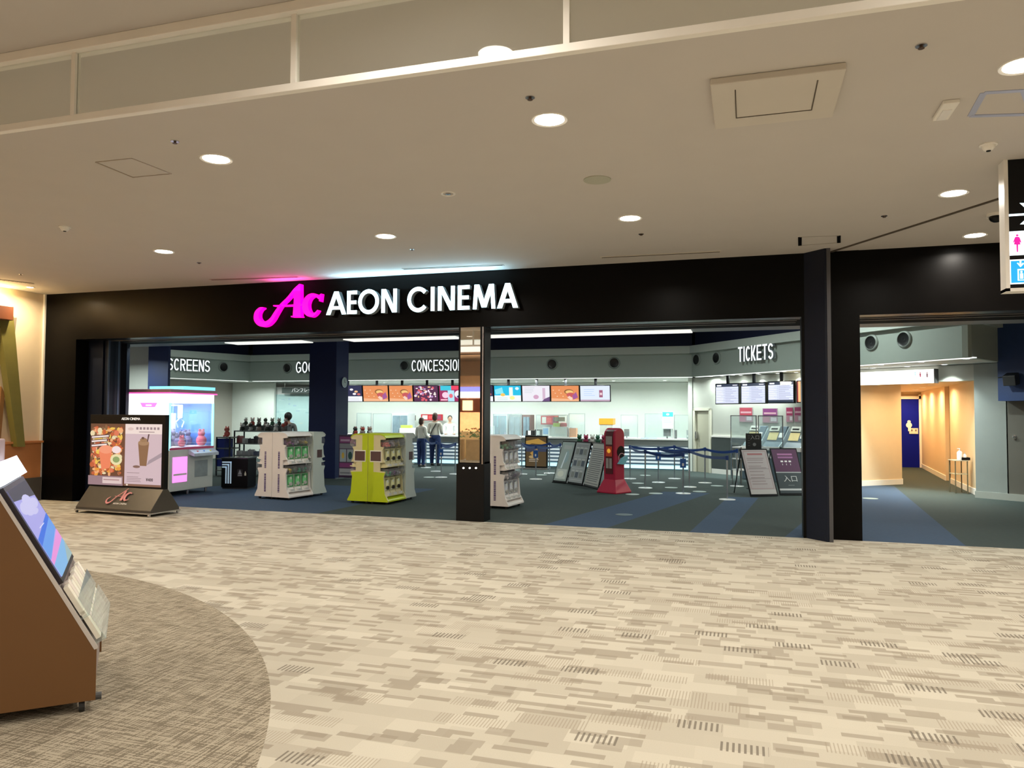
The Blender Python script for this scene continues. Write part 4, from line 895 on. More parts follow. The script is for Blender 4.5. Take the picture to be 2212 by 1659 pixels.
MB().box(.031, -.006, 0, .034, .006, .08).box(.031, 0, -.006, .034, .06, .006).build('hands', M_BLACK2, g)

# ================================================================== CAPSULE TOY RACKS
C_CAP = [mat('capsule %d' % i, c_, .25, noise=.02) for i, c_ in enumerate(((.75, .1, .12), (.15, .25, .7), (.85, .8, .8), (.8, .6, .1), (.3, .12, .35), (.1, .45, .25)))]
M_CASE = glassmat('toy case plastic', (.88, .88, .90), .06, .05, .10); M_DARKIN = mat('dark case lining', (.10, .07, .08), .5, noise=.3, nscale=14)
def rack(w_, side, side_m, top_m, low_m, card_cols, band=None, seed=1, loc=(0, 0), ang=0, label='', both=True):
    rr = random.Random(seed)
    g = T('capsule_toy_rack', label, 'capsule toy machine', loc, ang, 'capsule toy racks inside the entrance'); h = 1.33; dp = .40
    # local: width along x (0..w_), front towards -y, back at y=0
    prof = [(0, .05), (-dp-.04, .05), (-dp-.04, .075), (-dp+.03, .20), (-dp+.06, .52), (-dp+.03, .60), (-dp+.03, .62), (-dp+.14, .63), (-dp+.14, .78), (-dp+.03, .80), (-dp+.07, .86), (-dp+.09, 1.02), (-dp+.06, 1.08), (-dp+.14, 1.09), (-dp+.14, 1.22), (-dp+.03, 1.23), (-dp+.03, 1.26), (-dp+.06, 1.30), (-dp+.12, h), (0, h)]
    for i, x in enumerate((0, w_-.03)):
        MB().prism(prof, x, x+.03, 'x').build('side_panel', side_m, g)
        xo = x-.003 if i == 0 else x+.03
        if band == 'lime':
            MB().box(xo, -.12, .06, xo+.003, -.001, h-.02).build('side_stripe', top_m, g)
            MB().box(xo-.001, -.40, .06, xo+.004, -.12, .52).build('side_stripe', top_m, g) if False else None
            q_ = -1 if i == 0 else 1
            MB().box(x+.015, -.28, .82, x+.015+q_*.022, -.06, 1.0).build('info_plate', mat('dark info plate', (.10, .05, .05), .4, noise=.1), g)
            MB().prism([(p_[0]*.995, p_[1]) for p_ in prof[:6]]+[(0, .62)], xo, xo+.0025, 'x').build('lower_side_skin', top_m, g)
            MB().box(x+.015, -.295, .80, x+.015+q_*.019, -.045, 1.02).build('plate_border', mat('pale plate border', (.8, .8, .7), .5, noise=.02), g)
        elif band == 'marks':
            for zz0, zz1 in ((.15, .50), (.62, .95)):
                mbk = MB(); z = zz0
                while z < zz1:
                    q = rr.uniform(.012, .035); mbk.box(xo-.001, -.19, z, xo+.004, -.15, z+q); z += q+.008
                mbk.build('side_print', mat('violet print', (.12, .08, .22), .5, noise=.1), g)
        elif band == 'plate':
            MB().box(xo-.002, -.27, .80, xo+.005, -.12, .96).build('info_plate', mat('dark info plate', (.10, .05, .05), .4, noise=.1), g)
    MB().prism([(0, h), (-dp+.12, h), (-dp+.05, h-.03), (-dp+.01, h-.075), (-dp+.03, h-.075), (-dp+.07, h-.04), (-dp+.13, h-.02), (0, h-.02)], -.004, w_+.004, 'x').build('roof', top_m, g, smooth=False)
    MB().box(.03, -.04, .06, w_-.03, -.01, h-.02).build('back_panel', side_m, g)
    MB().prism([(0, .05), (-dp-.04, .05), (-dp-.04, .075), (-dp+.06, .14), (0, .14)], .03, w_-.03, 'x').build('base', low_m, g)
    for x in (.08, w_-.08):
        for y in (-.06, -dp+.03): MB().cyl((x-.012, y, .025), .025, .024, 10, 'x').build('caster', M_RUB, g)
    cw = (w_-.08)/3
    for r_, zb_ in enumerate((.14, .69)):
        zt_ = zb_+.50
        MB().prism([(-.04, zb_), (-dp+.06, zb_), (-dp-.01, zb_+.015), (-dp-.01, zb_+.03), (-.04, zb_+.03)], .03, w_-.03, 'x').build('shelf', side_m, g)
        for c in range(3):
            x0 = .04+c*cw+.01; x1 = x0+cw-.02; xm_ = (x0+x1)/2; cc = card_cols[r_]
            b = MB().prism([(-.05, zb_+.03), (-dp+.03, zb_+.03), (-dp+.07, zb_+.10), (-dp+.09, zb_+.36), (-.05, zb_+.36)], x0, x1, 'x').build('toy_machine', side_m, g)
            a = Art(cw-.03, .245, cc, 0, x0+.005, zb_+.11)
            a.ell(.5, .52, .30, .33, tuple(min(1, v*1.6+.12) for v in cc)); a.ell(.62, .72, .13, .12, (.85, .9, .8)); a.rect(.1, .06, .42, .16, (.8, .85, .75)); a.rect(.06, .82, .5, .92, tuple(v*.4 for v in cc))
            p_ = a.build('price_card', A_PRINT, b); p_.location.y = -dp+.066
            MB().cyl((xm_, -dp+.035, zb_+.17), .036, .03, 16, 'y').box(xm_-.008, -dp+.025, zb_+.14, xm_+.008, -dp+.04, zb_+.20).build('knob', mat('knob grey', (.55, .55, .53), .3, noise=.05) if band != 'lime' else mat('knob black', (.03, .03, .03), .3, noise=.05), b)
            MB().box(xm_-.05, -dp-.005, zb_+.03, xm_+.05, -dp+.05, zb_+.07).build('tray', mat('toy tray', (.7, .7, .68), .3, noise=.03), b)
            cs = MB().prism([(-.05, zb_+.37), (-dp+.05, zb_+.37), (-dp-.02, zb_+.41), (-dp-.03, zb_+.47), (-dp-.0, zb_+.53), (-.05, zb_+.53)], x0+.002, x1-.002, 'x').build('display_case', M_CASE, g)
            MB().box(x0, -.09, zb_+.37, x1, -.05, zb_+.53).box(x0, -dp+.10, zb_+.362, x1, -.05, zb_+.372).build('lining', M_DARKIN, cs)
            cp = MB()
            for k in range(14): cp.ball((rr.uniform(x0+.035, x1-.035), rr.uniform(-dp+.03, -.12), zb_+.40+rr.uniform(0, .07)), .026, 8)
            o = cp.build('toy_capsules', C_CAP[rr.randrange(6)], cs, smooth=True, kind='stuff')
    return g
M_GW = mat('toy rack white', (.88, .83, .80), .4, noise=.03); M_GW2 = mat('toy rack cool white', (.62, .68, .64), .4, noise=.03)
M_LIME = mat('lime plastic', (.50, .62, .01), .4, noise=.04); M_CREAM = mat('cream lime plastic', (.68, .62, .36), .4, noise=.04)
GR = (.10, .42, .14); YL = (.55, .52, .25); GY = (.45, .46, .50)
def island(fl, seam, corner, far1, far2, kind, labs, seed, only=None):
    s_, c_, f1, f2 = (Vector(flo(*p)) for p in (seam, corner, far1, far2))
    # two back-to-back racks; their end panels face the camera, the seam lies between them
    e = (c_-s_).normalized(); d = Vector((-e.y, e.x))        # d runs away from the camera
    d = (d*.35+(f1-c_).normalized()*.65).normalized(); e = Vector((d.y, -d.x))
    fa = math.atan2(d.y, d.x)
    w_ = .72
    if kind == 'white': a_ = dict(side_m=M_GW, top_m=M_GW, low_m=M_GW, band='marks', card_cols=(GR, GR))
    elif kind == 'lime': a_ = dict(side_m=M_CREAM, top_m=M_LIME, low_m=M_LIME, band='lime', card_cols=(YL, YL))
    else: a_ = dict(side_m=M_GW, top_m=M_GW, low_m=M_GW, band='marks', card_cols=(GY, GY))
    out = []
    # B: front faces right: local x along d, front -y = to the right of d
    out.append(rack(w_, None, a_['side_m'], a_['top_m'], a_['low_m'], a_['card_cols'], a_['band'], seed, tuple(s_+e*.004), fa, labs[0]))
    # A: front faces left
    q = s_-e*.004+d*w_
    out.append(rack(w_, None, a_['side_m'], a_['top_m'], a_['low_m'], a_['card_cols'], a_['band'], seed+1, tuple(q), fa+math.pi, labs[1]))
    if len(labs) > 2:           # C: end rack across the far end, facing away, its side panel to the right
        q = s_+e*.415+d*(w_+.02); m2 = M_GW2
        out.append(rack(.83, None, m2, m2, m2, a_['card_cols'], 'plate', seed+2, tuple(q), math.atan2(-e.y, -e.x), labs[2]))
    return out
island(None, (586.5, 1079), (629, 1081), (688, 1073), (719, 1069), 'white', ['white capsule toy rack with green cards facing right, nearest the claw machine', 'white capsule toy rack facing left, back to back with the green card rack', 'pale end rack with dark info plate, behind the green card rack'], 21)
island(None, (793.5, 1089), (841, 1090), (887, 1082), (914, 1078), 'lime', ['lime capsule toy rack with yellow cards facing right, beside the mirror pillar', 'lime capsule toy rack facing left with dark plate on its end', 'pale grey end rack with dark plate behind the lime rack'], 31)
island(None, (1050, 1098), (1091, 1101), (1126, 1090), (1126, 1090), 'grey', ['white capsule toy rack with grey cards right behind the mirror pillar', 'white capsule toy rack mostly hidden behind the mirror pillar'], 41)
x, y = flo(1050, 1092); o = MB().box(x-.02, y-.03, .45, x+.02, y-.02, .95).build('yellow_tag', mat('yellow tag', (.75, .55, .02), .5, noise=.05)); tag(o, 'narrow yellow tag strip on the rack behind the mirror pillar', 'tag'); o.location = (.02, -.02, 0)
# ================================================================== GOODS SHELVES WITH SOFT TOYS
def soft_toy(loc, col, col2, label, r=.07, group='soft toys on the goods racks', ears=True):
    g = T('soft_toy', label, 'soft toy', loc, random.uniform(-.6, .6), group); m1 = mat('plush %d %d' % (int(col[0]*99), int(col[1]*99)), col, .9, noise=.1, nscale=40)
    MB().ball((0, 0, r*.8), (r*.85, r*.75, r*.8), 10).ball((-r*.6, -r*.5, r*.2), r*.3, 6).ball((r*.6, -r*.5, r*.2), r*.3, 6).build('body', m1, g, smooth=True)
    MB().ball((0, -r*.1, r*2.0), (r*.75, r*.7, r*.65), 10).build('head', mat('plush b %d %d' % (int(col2[0]*99), int(col2[1]*99)), col2, .9, noise=.1, nscale=40), g, smooth=True)
    if ears:
        for s_ in (-1, 1): MB().ball((s_*r*.5, 0, r*2.65), (r*.22, r*.15, r*.32), 6).build('ear', m1, g, smooth=True)
    return g
def goods_rack(px0, px1, Y, zt, label, n, zs=None, toys=(), fill=True):
    x0, x1 = on(px0, 930, Y)[0], on(px1, 930, Y)[0]; w_ = x1-x0
    g = T('goods_rack', label, 'shop rack', (x0, Y)); M_ = mat('dark rack steel', (.05, .055, .06), .35, metal=.4, noise=.1)
    for x in (0, w_-.03):
        for y in (0, .42): MB().box(x, y, 0, x+.03, y+.03, zt).build('upright', M_, g)
    lv = [zt*k for k in ((.15, .45, .72, 1.0) if fill else (.4, 1.0))]
    for z in lv: MB().box(0, 0, z-.03, w_, .45, z).build('shelf', mat('rack shelf', (.20, .22, .22), .4, noise=.1), g)
    rr = random.Random(n)
    k = 0
    while k < n:
        c1 = rr.choice([(.03, .03, .03), (.7, .7, .66), (.5, .08, .07), (.25, .22, .2), (.03, .04, .03), (.45, .35, .3)]); c2 = rr.choice([(.04, .04, .04), (.75, .73, .7), (.55, .1, .08), (.6, .45, .35)])
        xx = x0+.08+(w_-.16)*k/max(1, n-1); yy = Y+(.10 if k % 2 else .25)
        nm = {(.03, .03, .03): 'black', (.7, .7, .66): 'white', (.5, .08, .07): 'red', (.25, .22, .2): 'dark grey', (.03, .04, .03): 'black green', (.45, .35, .3): 'tan'}[c1]
        soft_toy((xx, yy, zt), c1, c2, f'{nm} soft toy on the {toys}, {ORD[k]} from the left', rr.uniform(.07, .08)); k += 1
    return g, x0, x1, lv
ORD = ['first', 'second', 'third', 'fourth', 'fifth', 'sixth', 'seventh', 'eighth', 'ninth', 'tenth', 'eleventh', 'twelfth', 'thirteenth', 'fourteenth', 'fifteenth', 'sixteenth']
rr_c = [((.05, .07, .05), (.6, .6, .55), 'black and white'), ((.45, .10, .08), (.65, .6, .55), 'red and white'), ((.3, .3, .28), (.35, .33, .3), 'grey'), ((.65, .65, .6), (.1, .12, .1), 'white and black'), ((.10, .22, .14), (.5, .5, .45), 'green and white')]
g, x0, x1, lv = goods_rack(505, 606, 17.6, 1.22, 'dark steel goods rack topped with soft toys behind the white toy racks', 11, toys='rack behind the white capsule racks')
MB().box(.02, .34, 1.22, x1-x0-.02, .44, 1.36).build('riser', mat('rack shelf', (.2, .22, .22)), g)
for k in range(7):
    c_ = rr_c[k % len(rr_c)]; soft_toy((x0+.1+(x1-x0-.2)*k/6, 17.99, 1.36), c_[0], c_[1], f'{c_[2]} soft toy on the raised back row, {ORD[k]} from the left', .075)
rr = random.Random(9)
for j, z in enumerate(lv[:-1]):
    for k in range(8):
        c_ = rr.choice([(.05, .05, .06), (.4, .4, .42), (.35, .08, .08), (.6, .6, .6), (.1, .12, .2)]); x = x0+.06+k*(x1-x0-.12)/7.5; h_ = rr.uniform(.10, .20)
        o = MB().box(x, 17.65, z, x+.085, 17.85, z+h_).box(x+.03, 17.68, z+h_, x+.055, 17.7, z+h_+.02).build('goods_box', mat('goods box %d %d' % (int(c_[0]*99), int(c_[2]*99)), c_, .5, noise=.3, nscale=20)); tag(o, f'small packaged goods on the {["lowest", "second", "third"][j]} rack shelf, {ORD[k]} from left', 'boxed goods', 'packaged goods on the soft toy rack')
g, x0, x1, lv = goods_rack(467, 497, 17.3, 1.05, 'narrow blue display stand beside the claw machine', 0, toys='', fill=True)
MB().box(-.02, .02, .25, .25, .40, 1.0).build('blue_bin', mat('royal blue plastic', (.01, .03, .25), .4, noise=.1), g)
soft_toy((x0+.2, 17.5, 1.05), (.7, .15, .12), (.7, .2, .15), 'coral red soft toy on the narrow blue stand', .10, None)
g, x0, x1, lv = goods_rack(752, 802, 19.0, 1.12, 'dark goods table topped with grey soft toys right of the blue column', 6, toys='table beside the blue column', fill=False)
# pamphlet counter board behind
Yb = 24.45
x0, x1 = on(592, 900, Yb)[0], on(668, 900, Yb)[0]; z0, z1 = on(600, 935, Yb)[1], on(600, 836, Yb)[1]
g = T('display_case', 'pale lit display case with faint blue prints behind the goods rack', 'display case', (x0, Yb))
MB().box(0, 0, 0, x1-x0+1.2, .5, z1).build('case_body', M_WHITE, g)
a = Art(x1-x0+.9, z1-z0-.32, (.62, .76, .76), -.01, .05, z0+.05); rr = random.Random(4)
for i in range(26): u, v = rr.random()*.9, rr.random()*.9; a.rect(u, v, min(1, u+rr.uniform(.03, .12)), min(1, v+rr.uniform(.02, .06)), rr.choice([(.45, .62, .66), (.75, .85, .83), (.5, .6, .75), (.8, .82, .7)]))
a.build('print_panel', A_PRINT, g)
MB().box(0.0, -.03, z0, x1-x0+.9, -.02, z1-.3).build('glass_pane', M_ACR, g)
s0, s1 = on(619, 845, Yb)[0], on(668, 845, Yb)[0]; t0, t1 = on(620, 850, Yb)[1], on(620, 838, Yb)[1]
g2 = T('pamphlet_sign', 'dark grey hanging strip sign with white characters left of the blue column', 'sign', (s0, Yb-.3, t0))
MB().box(0, 0, 0, (s1-s0)*2.2, .05, t1-t0).build('panel', mat('dark green grey sign', (.07, .09, .085), .5, noise=.05), g2)
text('パンフレット', .17, g2, mat('white sign print', (.85, .85, .85), .5, emit=.5, noise=.01), (.42, -.004, (t1-t0)/2), name='lettering', align='LEFT')
for x in (.1, (s1-s0)*2.0): MB().box(x, .02, t1-t0, x+.015, .035, ZB-t0).build('hanger', M_METAL, g2)

# ================================================================== PURPLE POSTER STAND NEXT TO THE LIME RACK
x0, y0 = flo(722, 1036); x1, _ = flo(758, 1036); h_ = pz(735, 1036, 940)
g = T('double_poster_rack', 'purple topped poster rack with two picture cards beside the lime rack', 'poster rack', (x0, y0+.2)); w_ = (x1-x0)*1.15
MB().box(0, .02, .04, w_, .08, h_).build('board', mat('dark purple board', (.05, .02, .06), .4, noise=.1), g)
for x in (0, w_-.03): MB().box(x, -.15, 0, x+.03, .25, .04).build('foot', M_METAL, g)
a = Art(w_-.04, h_-.12, (.10, .05, .10), .015, .02, .08)
a.rect(0, .84, 1, 1, (.28, .06, .20)); a.rect(.06, .88, .7, .93, (.6, .4, .55)); a.rect(0, .70, 1, .82, (.30, .31, .33)); a.rect(.02, .36, .46, .68, (.45, .52, .55)); a.ell(.24, .52, .09, .08, (.85, .55, .08)); a.rect(.52, .36, .96, .68, (.42, .48, .5)); a.ell(.74, .52, .14, .10, (.03, .10, .09)); a.rect(0, .22, 1, .33, (.30, .06, .22)); a.rect(0, .02, 1, .19, (.5, .5, .52)); a.rect(.05, .06, .9, .10, (.25, .25, .27))
a.build('poster_sheet', A_PRINT, g)

# ================================================================== CONCESSION COUNTER
YC = 23.75; zc_ = EYE+(on(1400, 947, YC)[1]-EYE); xcl, xcr = on(702, 950, YC)[0], on(1486, 980, YC)[0]
g = T('concession_counter', 'long white concession counter with lit slatted front', 'counter', (xcl, YC)); L = xcr-xcl
MB().box(0, -.05, zc_-.05, L, .75, zc_).build('worktop', M_WHITE, g, bevel=.006)
zb1 = on(1400, 963, YC)[1]
MB().box(0, 0, zb1, L, .7, zc_-.05).build('upper_panel', mat('grey counter panel', (.30, .32, .31), .5, noise=.04), g)
MB().box(0, .06, .0, L, .7, zb1).build('recess', mat('blue grey recess', (.16, .22, .28), .5, noise=.1), g)
for k, py in enumerate((967, 974, 982, 990, 998)):
    z = on(1400, py, YC)[1]; MB().box(0, -.005, z-.028, L, .06, z+.022).build('slat', mat('pale counter slat', (.80, .84, .86), .3, emit=.35, ecol=(.8, .95, 1), noise=.02), g)  # slats glow faintly in place of light from a hidden strip
MB().box(0, .02, .03, L, .06, .14).build('base_light', mat('cyan base light', (.6, .95, .95), .4, emit=1.0, ecol=(.6, .95, 1), noise=.01), g)
# menu screens
ys_ = 23.2; edges = [716, 752+33, 841, 894, 949, 1004, 1067.5, 1128, 1190, 1253, 1320]
def scr(kind, a):
    if kind == 'burger':
        a.rect(0, 0, 1, 1, (.75, .27, .10)); a.poly([(0, .0), (1, 0), (1, .12), (0, .2)], (.85, .45, .25)); a.ell(.64, .62, .17, .16, (.30, .12, .04)); a.ell(.66, .60, .14, .11, (.85, .55, .20)); a.ell(.70, .42, .15, .14, (.55, .10, .10)); a.poly([(.80, .10), (.97, .25), (.90, .60), (.76, .35)], (.35, .10, .30)); a.poly([(.58, .25), (.72, .05), (.78, .2), (.66, .35)], (.85, .6, .5))
        for i in range(6): a.rect(.06+i*.07, .70-(i % 3)*.2, .10+i*.07, .74-(i % 3)*.2, (.95, .7, .5))
    elif kind == 'snack':
        a.rect(0, 0, 1, 1, (.10, .03, .08)); rr = random.Random(6)
        for i in range(46): a.ell(rr.uniform(.05, .95), rr.uniform(.06, .94), rr.uniform(.03, .07), rr.uniform(.03, .09), rr.choice([(.9, .7, .85), (.7, .12, .15), (.9, .8, .75), (.45, .25, .5), (.8, .5, .25)]), 7)
    elif kind == 'blue':
        a.rect(0, 0, 1, 1, (.02, .50, .75)); a.rect(0, 0, 1, .38, (.85, .92, .92)); a.poly([(.02, .75), (.3, .9), (.35, .5), (.05, .45)], (.25, .75, .85)); a.ell(.32, .42, .09, .10, (.9, .55, .12)); a.rect(.56, .25, .70, .9, (.85, .88, .8)); a.ell(.67, .22, .10, .12, (.95, .85, .3)); a.ell(.86, .82, .07, .1, (.7, .85, .95)); a.lines(.1, .5, (.1, .2), .04, (.6, .7, .7))
    elif kind == 'white':
        a.rect(0, 0, 1, 1, (.80, .78, .84)); a.ell(.50, .28, .10, .14, (.6, .35, .5)); a.rect(.74, .1, .84, .85, (.62, .45, .58)); a.poly([(.72, .0), (1, .0), (1, .3), (.8, .15)], (.15, .08, .2)); a.lines(.08, .45, (.85, .75, .65, .55), .025, (.55, .6, .65), .1)
    elif kind == 'redblue':
        a.rect(0, 0, 1, 1, (.35, .03, .12)); a.rect(.05, .7, .5, 1, (.05, .55, .7)); a.rect(.5, .75, 1, 1, (.8, .06, .12)); a.rect(.35, 0, .62, .7, (.45, .75, .9)); a.ell(.25, .4, .14, .2, (.9, .6, .75)); a.ell(.8, .45, .17, .25, (.85, .85, .95)); a.ell(.8, .3, .08, .08, (.1, .05, .2)); a.ell(.48, .35, .08, .14, (.8, .15, .2)); a.rect(.05, .05, .33, .14, (.9, .5, .6))
    elif kind == 'dark':
        a.rect(0, 0, 1, 1, (.03, .03, .08)); a.rect(0, 0, 1, .32, (.85, .87, .92)); rr = random.Random(8)
        for i in range(12): a.ell(rr.uniform(.05, .9), rr.uniform(.42, .92), .06, .07, rr.choice([(.9, .85, .9), (.85, .5, .25), (.6, .15, .15)]), 7)
        a.lines(.1, .9, (.08, .18), .03, (.6, .6, .7))
    elif kind == 'pale':
        a.rect(0, 0, 1, 1, (.70, .78, .92)); a.rect(0, 0, 1, .1, (.5, .35, .45)); a.rect(.64, .25, .76, .72, (.35, .12, .2)); a.rect(.66, .4, .74, .55, (.8, .6, .65)); a.lines(.12, .5, (.75, .62, .48, .36), .03, (.45, .6, .85), .12)
    elif kind == 'times':
        a.rect(0, 0, 1, 1, (.62, .66, .80)); a.rect(0, .86, 1, 1, (.03, .04, .07)); a.rect(.05, .90, .25, .97, (.85, .87, .9)); a.rect(.75, .91, .95, .96, (.6, .6, .65)); rr = random.Random(len(a.mb.v)+int(a.w*977))
        for i in range(9): a.rect(0, .05+i*.088, 1, .062+i*.088, (.22, .25, .38)); a.rect(.04, .085+i*.088, rr.uniform(.2, .34), .115+i*.088, (.9, .95, .95)); a.rect(.42, .08+i*.088, rr.uniform(.6, .95), .11+i*.088, (.40, .42, .55))
        a.rect(.38, .03, .39, .85, (.4, .42, .55))
    return a
kinds = ['dark', 'burger', 'burger', 'snack', 'redblue', 'dark', 'blue', 'white', 'burger', 'pale']
desc = ['dark menu screen with popcorn pictures beside the blue column', 'orange burger menu screen, leftmost of the orange ones', 'orange burger menu screen next to the snack collage screen', 'menu screen with a busy collage of snacks', 'red and turquoise menu screen left of the mirror pillar', 'dark blue menu screen just right of the mirror pillar', 'turquoise and white summer drink menu screen', 'pale menu screen with a pink dessert', 'orange burger menu screen right of the mirror pillar', 'pale blue menu screen with one dark cup, last of the row']
for i, k in enumerate(kinds):
    xa, xb = on(edges[i], 850, ys_)[0], on(edges[i+1], 850, ys_)[0]; z0, z1 = on((edges[i]+edges[i+1])/2, 868, ys_)[1], on((edges[i]+edges[i+1])/2, 832, ys_)[1]
    g = T('menu_screen', desc[i], 'menu screen', (xa, ys_, z0), 0, 'menu screens over the concession counter'); w_ = xb-xa-.012; h_ = z1-z0
    cab = MB().box(0, 0, 0, w_, .07, h_).build('bezel', M_BLACK2, g); cab.rotation_euler.x = math.radians(8)
    a = scr(k, Art(w_-.04, h_-.035, (.5, .5, .5), -.002, .02, .018)); o = a.build('display', A_MENU, g); o.rotation_euler.x = math.radians(8)
    MB().box(w_/2-.04, .03, h_-.03, w_/2+.04, .07, ZB-z0).build('bracket', M_BLACK2, g)
# kitchen equipment behind the counter
def equip(name, px0, px1, py0, py1, Y, dep, m, label, cat, extra=None, z0=None):
    xa, za = on(px0, py1, Y); xb, zb_ = on(px1, py0, Y); za = za if z0 is None else z0
    g = T(name, label, cat, (xa, Y, za)); w_, h_ = xb-xa, zb_-za
    MB().box(0, 0, 0, w_, dep, h_).build('body', m, g, bevel=.008)
    if extra: extra(g, w_, h_, dep)
    return g
M_STEEL = mat('kitchen steel', (.42, .50, .54), .3, metal=.6, noise=.1)
M_FRG = mat('pale fridge white', (.70, .76, .78), .4, noise=.04)
def fridge(g, w_, h_, d_):
    MB().box(.04, -.02, .15, w_*.48, 0, h_-.08).build('left_door', mat('fridge door glass', (.25, .34, .40), .15, noise=.3, nscale=6), g); MB().box(w_*.52, -.02, .15, w_-.04, 0, h_-.08).build('right_door', MATS['fridge door glass'], g)
    MB().box(w_*.45, -.05, h_*.4, w_*.47, -.02, h_*.65).build('handle', M_METAL, g)
equip('glass_fridge', 1064, 1096, 893, 950, 25.6, .6, M_FRG, 'tall glass door fridge behind the counter, right after the mirror pillar', 'fridge', fridge, 0)
equip('steel_cabinet', 1099, 1125, 896, 950, 25.6, .6, M_STEEL, 'tall steel cabinet beside the glass fridge', 'cabinet', fridge, 0)
equip('glass_fridge', 846, 882, 893, 950, 25.6, .6, M_FRG, 'tall glass door fridge behind the lime rack', 'fridge', fridge, 0)
def menu_red(g, w_, h_, d_):
    a = Art(w_-.04, h_-.04, (.5, .02, .03), -.004, .02, .02); a.rect(.05, .1, .3, .9, (.75, .7, .65)); a.rect(.35, .2, .62, .8, (.7, .08, .08)); a.rect(.68, .1, .95, .9, (.3, .05, .12)); a.build('face', A_PRINT, g)
equip('red_menu_board', 909, 956, 895, 908, 26.3, .06, mat('red board', (.45, .02, .03), .4, noise=.1), 'red wall board behind the two customers', 'menu board', menu_red)
equip('red_menu_board', 1168, 1206, 898, 917, 26.3, .06, MATS['red board'], 'red wall board right of the mirror pillar', 'menu board', menu_red)
equip('chalk_board', 880, 897, 897, 908, 26.3, .05, mat('dark chalk board', (.06, .05, .045), .6, noise=.3, nscale=12), 'small dark board on the kitchen wall, left of the red board', 'menu board')
equip('chalk_board', 1196, 1220, 901, 910, 26.2, .05, mat('green chalk board', (.03, .08, .05), .6, noise=.2, nscale=12), 'small green black board beside the red wall board', 'menu board')
equip('brown_cabinet', 1128, 1146, 896, 950, 25.6, .5, mat('taupe cabinet', (.22, .15, .14), .5, noise=.1), 'tall taupe cabinet behind the counter', 'cabinet', fridge, 0)
YK = YC+.25
def screen_back(g, w_, h_, d_): MB().box(.01, -.006, .02, w_-.01, 0, h_-.02).build('display', mat('dark monitor face', (.05, .06, .06), .15, noise=.1), g); MB().box(w_*.4, .02, -.06, w_*.6, .05, 0).build('stand', M_RUB, g)
TOPZ = zc_
def oncounter(name, px0, px1, py0, m, label, cat, extra=None, dep=.25, Y=None, gap=0):
    Y = Y or YK; return equip(name, px0, px1, py0, 0, Y, dep, m, label, cat, extra, TOPZ+gap)
M_MON = mat('grey monitor shell', (.25, .26, .27), .4, noise=.05)
g = oncounter('cash_monitor', 1430, 1449, 926, M_MON, 'grey square cash register monitor on the right end of the counter', 'monitor', screen_back, .06, gap=.06)
g = oncounter('tablet_stand', 1347, 1359, 927, M_RUB, 'black tilted tablet on the white counter beside the red dispenser', 'tablet', screen_back, .05, gap=.05)
g = oncounter('card_terminal', 1452, 1462, 929, M_RUB, 'black card terminal beside the grey cash monitor', 'card terminal', screen_back, .1)
g = oncounter('document_bin', 1479, 1488, 929, mat('grey bin', (.35, .36, .37), .5, noise=.05), 'grey upright document bin at the right end of the counter', 'bin', lambda g, w_, h_, d_: MB().box(.01, -.004, .05, w_-.01, 0, h_*.4).build('label_holder', M_WHITE, g), .15)
def pop(g, w_, h_, d_):
    MB().box(-.01, -.02, h_*.68, w_+.01, d_+.02, h_).build('orange_top', mat('orange sign', (.80, .30, .03), .4, emit=.2, noise=.1), g)
    MB().box(.02, -.012, .08, w_-.02, -.002, h_*.66).build('glass_pane', mat('greyish glass', (.45, .47, .42), .1, noise=.3, nscale=8), g)
oncounter('popcorn_machine', 1295, 1324, 904, M_FRG, 'popcorn machine with orange top on the counter behind the leaning boards', 'popcorn machine', pop, .4)
oncounter('drink_dispenser', 1140, 1152, 930, M_RUB, 'black drink dispenser on the counter, left of two', 'drink dispenser', lambda g, w_, h_, d_: MB().cyl((w_/2, -.03, .05), .05, .14, 12).build('cup', M_WHITE, g), .3)
oncounter('drink_dispenser', 1158, 1172, 928, M_RUB, 'black drink dispenser on the counter, right of two', 'drink dispenser', lambda g, w_, h_, d_: MB().cyl((w_/2, -.03, .05), .05, .14, 12).build('cup', M_WHITE, g), .3)
oncounter('leaflet_holder', 1174, 1186, 922, M_WHITE, 'white leaflet holder with blue print on the counter', 'leaflet holder', lambda g, w_, h_, d_: MB().box(.03, -.004, .08, w_-.03, 0, h_-.05).build('leaflet', mat('blue leaflet', (.25, .45, .75), .5, noise=.2, nscale=20), g), .06)
oncounter('gift_hamper', 1194, 1226, 922, mat('white hamper', (.75, .75, .70), .6, noise=.2, nscale=14), 'white goods box with lime and red packs on the counter', 'goods box', lambda g, w_, h_, d_: (MB().box(.04, .02, h_, w_*.5, .15, h_+.12).build('lime_pack', mat('lime pack', (.55, .7, .12), .5, noise=.1), g), MB().ball((w_*.7, .1, h_+.06), (.14, .09, .08), 10).build('red_pack', mat('red pack', (.6, .05, .08), .5, noise=.1), g, smooth=True)), .3)
oncounter('gift_hamper', 872, 904, 925, MATS['white hamper'], 'white goods box with lime pack on the counter behind the lime rack', 'goods box', lambda g, w_, h_, d_: MB().box(.04, .02, h_, w_*.6, .15, h_+.10).build('lime_pack', mat('lime pack', (.55, .7, .12), .5, noise=.1), g), .3)
oncounter('orange_cup', 1230, 1245, 925, mat('orange print cup', (.75, .28, .10), .5, noise=.3, nscale=14), 'large orange patterned cup on the counter above the leaning boards', 'cup', lambda g, w_, h_, d_: MB().cyl((w_/2, d_/2, h_), w_*.45, .03, 16).build('lid', M_WHITE, g), .2)
